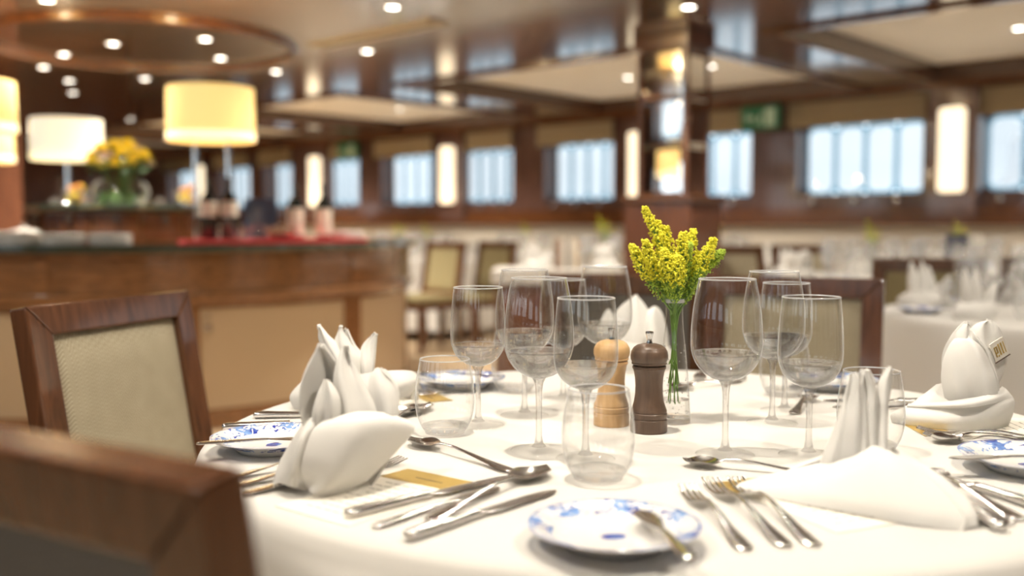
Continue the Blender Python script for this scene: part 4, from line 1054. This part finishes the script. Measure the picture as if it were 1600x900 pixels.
# front left napkin: wide band wrapped in front, three petals standing up (x right, y away, z up)
napkin('white linen napkin folded into upright petals at the front left', (-.205, 1.105, ZT), [
    ('front_flap', [((-.030, .012, .002), (-.006, -.016, .000), (-.003, -.010, .006)),
                    ((-.030, -.012, .030), (.036, .010, .010), (.0, -.024, .006)),
                    ((-.024, -.006, .060), (.075, .040, .044), (.0, -.032, .010)),
                    ((-.014, .006, .078), (.090, .060, .062), (.0, -.030, .014)),
                    ((.002, .030, .082), (.084, .064, .070), (.0, -.012, .012))]),
    ('left_roll', [((-.072, .030, .002), (-.028, .010, .001), (-.004, -.022, .010)),
                   ((-.066, .036, .026), (-.026, -.004, .028), (.0, -.024, .004)),
                   ((-.050, .046, .056), (-.020, .004, .062), (.0, -.022, .006)),
                   ((-.036, .055, .078), (-.010, .015, .080), (.0, -.012, .004))]),
    ('rolled_hem', [((-.070, .034, .004), (-.026, .014, .003), (0, -.006, .016)), ((-.064, .075, .004), (-.020, .070, .003), (0, 0, .020)), ((-.03, .14, .003), (.02, .13, .003), (0, 0, .02))]),
    ('rear_wrap', [((-.050, .050, .000), (.044, .030, .0), (0, .08, 0)), ((-.045, .05, .04), (.066, .044, .036), (0, .07, 0)), ((-.03, .052, .080), (.082, .062, .068), (0, .05, 0))]),
    ('petal', [((-.032, .024, .060), (.006, .040, .060), (0, .010, 0)), ((-.038, .020, .095), (.020, .050, .092), (0, .016, 0)), ((-.035, .022, .126), (.016, .052, .124), (0, .014, 0)), ((-.026, .032, .150), (-.002, .050, .146), (0, .006, 0)), ((-.018, .042, .165), (-.015, .046, .164), (0, 0, 0))]),
    ('petal', [((-.022, .014, .062), (.004, .018, .062), (0, -.006, 0)), ((-.022, .014, .090), (.010, .018, .088), (0, -.008, 0)), ((-.016, .020, .112), (.008, .022, .108), (0, -.006, 0)), ((-.010, .026, .126), (-.004, .028, .125), (0, 0, 0))]),
    ('petal', [((.000, .030, .060), (.054, .040, .058), (0, -.010, 0)), ((-.002, .032, .095), (.050, .048, .082), (0, -.012, 0)), ((-.002, .040, .128), (.034, .054, .112), (0, -.010, 0)), ((.002, .050, .150), (.020, .058, .140), (0, -.004, 0)), ((.008, .056, .162), (.012, .057, .160), (0, 0, 0))]),
    ('petal', [((.038, .044, .056), (.060, .066, .056), (.010, -.010, 0)), ((.040, .050, .082), (.066, .074, .080), (.012, -.012, 0)), ((.036, .058, .108), (.068, .076, .104), (.008, -.010, 0)), ((.038, .066, .124), (.060, .074, .120), (.004, -.006, 0)), ((.046, .070, .132), (.052, .072, .131), (0, 0, 0))]),
])
# back left napkin: low band with a block at the left, long wing at right, four thin pointed leaves
napkin('white napkin with four thin pointed tips at the back left', (-.250, 1.600, ZT), [
    ('band', [((-.112, .030, .0), (-.005, -.010, .0), (0, -.030, .004)), ((-.117, .032, .022), (0, -.014, .026), (0, -.032, .004)), ((-.092, .04, .050), (0, -.008, .052), (0, -.026, .004)), ((-.066, .05, .072), (-.005, .005, .070), (0, -.016, .006))]),
    ('block_top', [((-.092, .040, .050), (-.066, .05, .072), (0, 0, .006)), ((-.080, .075, .050), (-.052, .08, .072), (0, 0, .006)), ((-.06, .10, .04), (-.03, .10, .06), (0, 0, .006))]),
    ('wing', [((-.005, -.008, .006), (.075, .075, .012), (.02, -.03, .01)), ((-.002, -.010, .034), (.090, .100, .030), (.03, -.035, .012)), ((-.004, .0, .060), (.086, .105, .040), (.03, -.02, .014))]),
    ('rear_wrap', [((-.10, .04, 0), (.09, .10, 0), (0, .08, 0)), ((-.08, .05, .04), (.085, .105, .03), (0, .07, 0)), ((-.06, .055, .065), (.07, .10, .042), (0, .05, 0))]),
    ('petal', [((-.052, .030, .055), (-.020, .020, .055), (0, -.012, 0)), ((-.056, .034, .085), (-.022, .026, .080), (0, -.014, 0)), ((-.068, .036, .115), (-.040, .032, .108), (0, -.008, 0)), ((-.070, .036, .135), (-.064, .036, .134), (0, 0, 0)), ((-.0695, .036, .139), (-.0675, .036, .139), (0, 0, 0))]),
    ('petal', [((-.040, .022, .055), (-.002, .030, .055), (0, -.016, 0)), ((-.040, .028, .085), (-.004, .034, .082), (0, -.014, 0)), ((-.042, .034, .112), (-.016, .036, .105), (0, -.008, 0)), ((-.036, .038, .132), (-.030, .038, .131), (0, 0, 0)), ((-.033, .038, .137), (-.030, .038, .137), (0, 0, 0))]),
    ('petal', [((-.022, .034, .055), (.006, .040, .055), (0, -.010, 0)), ((-.022, .040, .085), (.004, .042, .082), (0, -.010, 0)), ((-.028, .046, .110), (-.012, .046, .104), (0, -.005, 0)), ((-.028, .046, .126), (-.022, .046, .125), (0, 0, 0)), ((-.0265, .046, .130), (-.0245, .046, .130), (0, 0, 0))]),
    ('petal', [((.000, .034, .045), (.020, .040, .045), (.004, -.012, 0)), ((-.002, .036, .075), (.022, .044, .070), (.006, -.012, 0)), ((.000, .042, .100), (.024, .048, .094), (.004, -.008, 0)), ((.014, .046, .118), (.026, .048, .116), (.0, -.003, 0)), ((.022, .048, .123), (.027, .048, .122), (0, 0, 0))]),
])
# front right napkin: low triangle with a twisted sheaf leaning to the right
napkin('white napkin twisted into a sheaf leaning right at the front right', (.375, 1.000, ZT), [
    ('front_flap', [((-.120, .125, .001), (.070, -.030, .0), (0, -.026, .002)), ((-.110, .128, .008), (.076, -.022, .012), (0, -.030, .006)), ((-.070, .125, .020), (.066, .010, .034), (-.004, -.026, .008)), ((-.030, .110, .034), (.040, .050, .056), (-.002, -.014, .004)), ((-.016, .105, .038), (.022, .075, .062), (0, -.004, .002))]),
    ('right_flap', [((.070, -.032, .0), (.094, .020, .0), (.010, -.010, .004)), ((.076, -.022, .014), (.092, .030, .014), (.010, -.006, .004)), ((.064, .012, .036), (.074, .060, .036), (.008, -.004, .004)), ((.038, .052, .057), (.046, .090, .056), (.003, 0, .002))]),
    ('rear_wrap', [((-.112, .128, 0), (.092, .022, 0), (0, .07, 0)), ((-.060, .13, .02), (.072, .06, .034), (0, .06, 0)), ((-.02, .12, .036), (.044, .09, .054), (0, .03, 0))]),
    ('petal', [((-.036, .108, .012), (.012, .078, .028), (-.006, -.010, 0)), ((-.028, .104, .040), (.016, .084, .048), (-.006, -.014, 0)), ((-.014, .104, .075), (.018, .092, .078), (-.006, -.014, 0)), ((-.004, .106, .108), (.018, .100, .112), (-.003, -.008, 0)), ((.002, .106, .130), (.013, .104, .133), (0, -.004, 0)), ((.006, .106, .136), (.009, .106, .137), (0, 0, 0))]),
    ('petal', [((.000, .078, .022), (.030, .072, .036), (0, -.008, 0)), ((.006, .086, .050), (.026, .084, .056), (0, -.010, 0)), ((.010, .094, .085), (.028, .096, .090), (0, -.010, 0)), ((.013, .100, .115), (.030, .104, .122), (0, -.006, 0)), ((.016, .104, .138), (.023, .105, .141), (0, 0, 0))]),
    ('petal', [((.014, .074, .030), (.036, .084, .046), (.004, -.008, 0)), ((.017, .084, .058), (.036, .094, .066), (.005, -.010, 0)), ((.022, .094, .090), (.044, .106, .096), (.004, -.008, 0)), ((.030, .101, .120), (.051, .112, .126), (.002, -.005, 0)), ((.044, .108, .142), (.050, .111, .144), (0, 0, 0))]),
    ('petal', [((-.018, .112, .030), (.020, .108, .040), (0, .010, 0)), ((-.004, .114, .075), (.030, .114, .078), (0, .010, 0)), ((.004, .114, .115), (.034, .116, .118), (0, .006, 0)), ((.018, .114, .140), (.026, .115, .141), (0, 0, 0))]),
], thick=.0022)
# right napkin: boat shaped band and broad rounded petals, printed tag at the right
nr_ = napkin('large white napkin with broad rounded petals and a small printed tag at the right', (.690, 1.450, ZT), [
    ('band', [((-.108, .060, .0), (.056, .030, .002), (0, -.050, .0)), ((-.110, .058, .014), (.062, .028, .022), (0, -.056, .0)), ((-.090, .056, .026), (.064, .032, .042), (0, -.052, .002)), ((-.078, .056, .032), (.050, .040, .060), (0, -.046, .002))]),
    ('band_hem', [((-.090, .052, .027), (.060, .030, .046), (0, -.054, .002)), ((-.088, .052, .029), (.055, .033, .054), (0, -.057, .003)), ((-.086, .054, .031), (.051, .038, .059), (0, -.052, .003))]),
    ('left_wing', [((-.104, .062, .008), (-.026, .016, .020), (0, -.010, .003)), ((-.075, .060, .032), (-.022, .026, .046), (0, -.010, .003)), ((-.042, .058, .060), (-.024, .040, .066), (0, -.004, .002))]),
    ('rear_wrap', [((-.106, .062, 0), (.058, .034, 0), (0, .08, 0)), ((-.076, .060, .03), (.056, .042, .040), (0, .07, 0)), ((-.042, .058, .052), (.046, .048, .060), (0, .05, 0))]),
    ('petal', [((-.036, .030, .024), (.026, .006, .034), (0, -.008, 0)), ((-.045, .034, .066), (.027, .008, .066), (-.002, -.016, 0)), ((-.043, .036, .098), (.019, .014, .096), (-.002, -.018, 0)), ((-.034, .036, .122), (.008, .022, .122), (0, -.014, 0)), ((-.024, .040, .132), (-.004, .034, .134), (0, -.006, 0)), ((-.020, .052, .128), (.002, .048, .130), (0, 0, 0))]),
    ('petal', [((.004, .022, .034), (.040, .030, .044), (.003, -.010, 0)), ((.008, .022, .070), (.038, .034, .070), (.004, -.014, 0)), ((.004, .028, .105), (.026, .040, .105), (.003, -.012, 0)), ((-.006, .036, .132), (.014, .044, .132), (0, -.008, 0)), ((-.004, .042, .144), (.006, .046, .144), (0, 0, 0))]),
    ('petal', [((-.036, .050, .060), (.006, .050, .060), (0, -.006, 0)), ((-.038, .050, .105), (.010, .050, .110), (0, -.010, 0)), ((-.026, .050, .134), (.010, .050, .138), (0, -.008, 0)), ((-.012, .050, .150), (.004, .050, .151), (0, -.003, 0)), ((-.004, .050, .155), (-.002, .050, .155), (0, 0, 0))]),
    ('petal', [((.012, .046, .040), (.040, .046, .056), (.002, -.006, 0)), ((.006, .046, .070), (.050, .048, .066), (.004, -.010, 0)), ((-.004, .046, .104), (.061, .050, .098), (.004, -.012, 0)), ((-.004, .048, .134), (.058, .050, .126), (.0, -.010, 0)), ((.010, .050, .152), (.046, .050, .150), (0, -.006, 0)), ((.030, .051, .159), (.036, .051, .159), (0, 0, 0))]),
], rip=.006)
TG = Matrix.Translation((.042, .0375, .116)) @ Matrix.Rotation(.30, 4, 'Z') @ Matrix.Rotation(-.45, 4, 'Y')
tagp = obj('cloth_tag', MB().box(-.013, .013, -.0006, .0006, -.015, .015, TG), M['paper'], nr_, smooth=False)
g = MB()
for (x0, x1, z0, z1) in ((-.009, -.007, -.009, .007), (-.009, -.003, .005, .007), (-.005, -.003, -.004, .007), (-.009, -.003, -.004, -.002), (-.001, .0015, -.009, .009), (.004, .0065, -.009, .009), (.009, .0105, -.009, .009), (-.005, -.003, -.010, -.007)):
    g.box(x0, x1, -.0011, -.0006, z0, z1, TG)
obj('printed_mark', g, M['gold'], tagp, smooth=False)
obj('stitch_line', MB().box(-.015, .015, -.0011, -.0004, -.0165, -.015, TG), M['darkmill'], tagp, smooth=False)
napkin('white napkin with tall pointed petals at the back behind the mills', (.262, 2.060, ZT), [
    ('band', [((-.075, .02, 0), (.075, .02, 0), (0, -.05, 0)), ((-.078, .02, .03), (.078, .02, .03), (0, -.055, 0)), ((-.06, .02, .06), (.06, .02, .06), (0, -.04, 0))]),
    ('rear_wrap', [((-.075, .02, 0), (.075, .02, 0), (0, .05, 0)), ((-.06, .02, .06), (.06, .02, .06), (0, .04, 0))]),
    ('petal', [((-.060, .02, .04), (.018, .0, .04), (0, -.02, 0)), ((-.056, .02, .085), (.028, .0, .085), (0, -.024, 0)), ((-.040, .02, .125), (.022, .01, .122), (0, -.016, 0)), ((-.012, .02, .150), (.006, .02, .148), (0, -.006, 0)), ((-.004, .02, .156), (0, .02, .156), (0, 0, 0))]),
    ('petal', [((.000, .0, .04), (.066, .02, .04), (0, -.02, 0)), ((-.004, .0, .08), (.062, .02, .08), (0, -.024, 0)), ((.012, .008, .115), (.054, .02, .112), (0, -.014, 0)), ((.034, .02, .132), (.044, .02, .131), (0, 0, 0))]),
    ('petal', [((-.080, .03, .04), (-.020, .03, .04), (0, -.012, 0)), ((-.084, .03, .08), (-.024, .03, .08), (0, -.014, 0)), ((-.070, .03, .112), (-.040, .03, .110), (0, -.008, 0)), ((-.062, .03, .126), (-.056, .03, .125), (0, 0, 0))]),
])
# menu cards lying under the napkins
def menu_card(label, loc, rz, w=.105, h=.21, lines=9):
    t = thing('menu_card', label, 'menu', loc, rz, 'menu cards on the near table')
    obj('paper', MB().box(-w/2, w/2, 0, h, 0, .0008), M['paper'], t, smooth=False)
    b = obj('gold_band', MB().box(-w/2-.001, w/2+.001, h-.046, h+.001, .0008, .0012), M['gold'], t, smooth=False)
    obj('band_text', MB().box(-.02, .022, h-.026, h-.0235, .0012, .0013), M['darkmill'], b, smooth=False)
    g = MB()
    for i in range(lines):
        y = h - .062 - i*.015; x = R.uniform(.018, .040)
        for s_ in range(5):
            xa = -x + 2*x*s_/5; g.box(xa, xa + 2*x/5*.8, y, y+.0022, .0008, .00088)
    obj('menu_text', g, M['ink'], t, smooth=False)['kind'] = 'stuff'
menu_card('white menu card with gold band under the front left napkin', (-.210, 1.020, ZT), math.radians(-38), w=.115, h=.205)
menu_card('white menu card with gold band under the twisted napkin', (.372, .985, ZT), math.radians(24), w=.115, h=.205)
menu_card('white menu card under the large right napkin', (.800, 1.475, ZT), math.radians(88), w=.14, h=.205)
menu_card('white menu card with gold band under the back left napkin', (-.31, 1.66, ZT), math.radians(-65), w=.10, h=.205)

# ================================================================== OTHER LAID TABLES
def joined_glass(big):
    g = MB()
    src = big0 if big else small0
    for ch in KIDS(src):
        if ch.name.startswith(('bowl', 'stem')):
            g.add([v.co for v in ch.data.vertices], [tuple(p.vertices) for p in ch.data.polygons])
    o = obj('wine_glass', g, M['farglass'], angle=80); o['category'] = 'wine glass'; return o
fgb = joined_glass(True); fgs = joined_glass(False)
def far_napkin_mb(kind):
    g = MB()
    patch(g, [((-.085, .0, 0), (.085, .0, 0), (0, -.06, 0)), ((-.095, .0, .03), (.095, .0, .03), (0, -.06, 0)), ((-.05, .0, .06), (.06, .0, .06), (0, -.04, 0))], 3, 8)
    patch(g, [((-.085, .0, 0), (.085, .0, 0), (0, .06, 0)), ((-.05, .0, .06), (.06, .0, .06), (0, .04, 0))], 3, 8)
    if kind == 0:
        for (x, tx, h, y) in ((-.03, -.05, .165, 0), (-.005, -.012, .17, -.01), (.02, .01, .15, .01), (.035, .085, .12, .0)):
            patch(g, [((x-.022, y, .03), (x+.022, y, .03), (0, -.02, 0)), ((x+(tx-x)*.5-.020, y, h*.6), (x+(tx-x)*.5+.020, y, h*.58), (0, -.018, 0)), ((tx-.003, y, h), (tx+.003, y, h), (0, 0, 0))], 4, 6)
    else:
        for (x, h, w, y) in ((-.03, .15, .04, -.01), (.03, .16, .042, .005), (.0, .13, .035, -.02)):
            patch(g, [((x-w*.7, y, .03), (x+w*.7, y, .03), (0, -.02, 0)), ((x-w, y, h*.65), (x+w, y, h*.65), (0, -.022, 0)), ((x-w*.7, y, h*.93), (x+w*.7, y, h*.93), (0, -.01, 0)), ((x-.01, y, h), (x+.01, y, h), (0, 0, 0))], 4, 6)
    return g
fn = [obj('folded_napkin', far_napkin_mb(i), M['napkin'], solid=.003, angle=80) for i in (0, 1)]
for o in fn: o['category'] = 'napkin'
fvase = obj('bud_vase', MB().lathe([(0, 0), (.025, 0), (.0258, .012), (.0215, .075), (.0140, .145), (.0128, .165), (.0150, .187)], 20), M['farglass']); fvase['category'] = 'vase'
fbq = make_bouquet(False)
fplate = obj('bread_plate', MB().add([v.co for v in pl0.data.vertices], [tuple(p.vertices) for p in pl0.data.polygons]), M['china']); fplate['category'] = 'plate'
ftum = obj('tumbler', MB().lathe([(0, .004), (.030, .004), (.0405, .025), (.0434, .055), (.039, .093), (.0362, .108)], 24), M['farglass']); ftum['category'] = 'glass'
def far_table(x, y, desc, a0=0, n=6, glasses=(1, 1, 1), nap=True, flower=True, card=None, kinds=None, gr=0):
    table(x, y, desc, a0)
    if flower:
        place(fvase, USED, (x, y, ZT), 0, 'glass bud vase on ' + desc)
        place(fbq, USED, (x, y, ZT), a0*1.7, 'yellow goldenrod sprig on ' + desc)
    for i in range(n):
        a = a0 + 2*PI*i/n; c_, s_ = math.cos(a), math.sin(a)
        side = ('right side', 'far right', 'far side', 'far left', 'left side', 'near left', 'near side', 'near right')[int(round(a/(PI/4))) % 8]
        on = ', ' + side + ' of ' + desc
        P = lambda r, off: (x + r*c_ - off*s_, y + r*s_ + off*c_, ZT)
        if nap: place(fn[(kinds[i] if kinds else i % 2)], USED, P(.50, 0), R.uniform(-.5, .5), 'white folded napkin' + on, 'napkins on ' + desc)
        if glasses[0]: place(fgb, USED, P(.22+gr, .06), 0, 'large wine glass' + on, 'wine glasses on ' + desc)
        if glasses[1]: place(fgs, USED, P(.27+gr, -.05), 0, 'small wine glass' + on, 'wine glasses on ' + desc)
        if glasses[2]: place(ftum, USED, P(.36+gr*.2, .10), 0, 'stemless tumbler' + on, 'tumblers on ' + desc)
        place(fplate, USED, P(.50, -.22), a, 'blue and white plate' + on, 'bread plates on ' + desc)
far_table(1.95, 3.42, 'the neighbouring table at the right edge', math.radians(205), 6, kinds=[0, 1, 0, 1, 1, 0], gr=.10)
far_table(2.08, 5.76, 'the table beyond the tan chair at right', .35)
far_table(3.12, 6.95, 'the table with the navy card', .2)
far_table(1.72, 8.5, 'the table just right of the mirrored column', .1, 5)
far_table(-.82, 9.6, 'the table behind the two tan chairs', .4, 5)
far_table(-1.36, 12.0, 'the far table behind the bar end', .1, 5)
far_table(.14, 10.7, 'the middle far table under the windows', .6, 5)
# waiters' sideboard beside the column
sb = thing('sideboard', 'low dark wood sideboard topped with a white cloth left of the column', 'sideboard', (.33, 6.25, 0), math.radians(-3))
obj('carcass', MB().box(-.42, .34, -.25, .25, 0, .775), M['wood'], sb, smooth=False, bevel=.005)
for s_ in (-1, 1):
    d = obj('door', MB().box(-.04+s_*.185-.175, -.04+s_*.185+.175, -.265, -.25, .06, .74), M['wood'], sb, smooth=False, bevel=.004)
    obj('knob', MB().lathe([(0, 0), (.012, 0), (.014, .015), (0, .02)], 12, Matrix.Translation((-.04+s_*.04, -.265, .45)) @ Matrix.Rotation(PI/2, 4, 'X')), M['brass'], d)
rn_ = obj('table_runner', MB().box(-.44, .36, -.275, .27, .776, .783), M['linen'], smooth=False, loc=(.33, 6.25, 0)); rn_.rotation_euler.z = math.radians(-3)
f_ = MB(); f_.box(-.44, .36, -.282, -.276, .70, .783)
tag(rn_, 'white cloth covering the top of the dark sideboard', 'cloth')
obj('front_fall', f_, M['linen'], rn_, smooth=False)
SZ = .783
place(fvase, USED, (.58, 6.27, SZ), 0, 'glass bud vase on the sideboard'); place(fbq, USED, (.58, 6.27, SZ), .5, 'yellow goldenrod sprig on the sideboard')
mc = thing('menu_folder', 'standing tan and brown striped menu folder on the sideboard', 'menu', (.345, 6.22, SZ), .2)
for i, m in enumerate((M['cork'], M['paper'], M['darkmill'], M['paper'], M['beige_door'])):
    obj('stripe', MB().box(-.07+i*.028, -.07+i*.028+.027, -.02, .02, 0, .185), m, mc, smooth=False)
place(fn[0], USED, (.15, 6.16, SZ), .2, 'white folded napkin at the left end of the sideboard', 'napkins on the sideboard'); place(fn[1], USED, (.57, 6.12, SZ), -.3, 'white folded napkin in front of the sideboard vase', 'napkins on the sideboard')
for i, (x, y, l) in enumerate(((.44, 6.12, 'left front'), (.47, 6.22, 'left middle'), (.52, 6.38, 'rear left'), (.64, 6.12, 'right front'), (.65, 6.25, 'right middle'), (.62, 6.38, 'rear right'))):
    place(fgs, USED, (x, y, SZ), 0, l + ' clear wine glass beside the vase on the sideboard', 'wine glasses on the sideboard')
# navy card on a far table, white napkin label blocks
nc = thing('table_card', 'navy table card with pale crest standing before the yellow sprig at right', 'menu', (3.06, 6.85, ZT), -.15)
obj('board', MB().box(-.075, .075, -.006, .006, 0, .24), M['navy'], nc, smooth=False)
obj('crest', MB().lathe([(.016, -.0005), (.022, -.0005), (.022, .0008), (.016, .0008)], 24, Matrix.Translation((0, -.0065, .14)) @ Matrix.Rotation(PI/2, 4, 'X')), M['paper'], nc, smooth=False)
obj('side_leaf', MB().box(.077, .16, -.004, .004, 0, .24), M['paper'], nc, smooth=False)
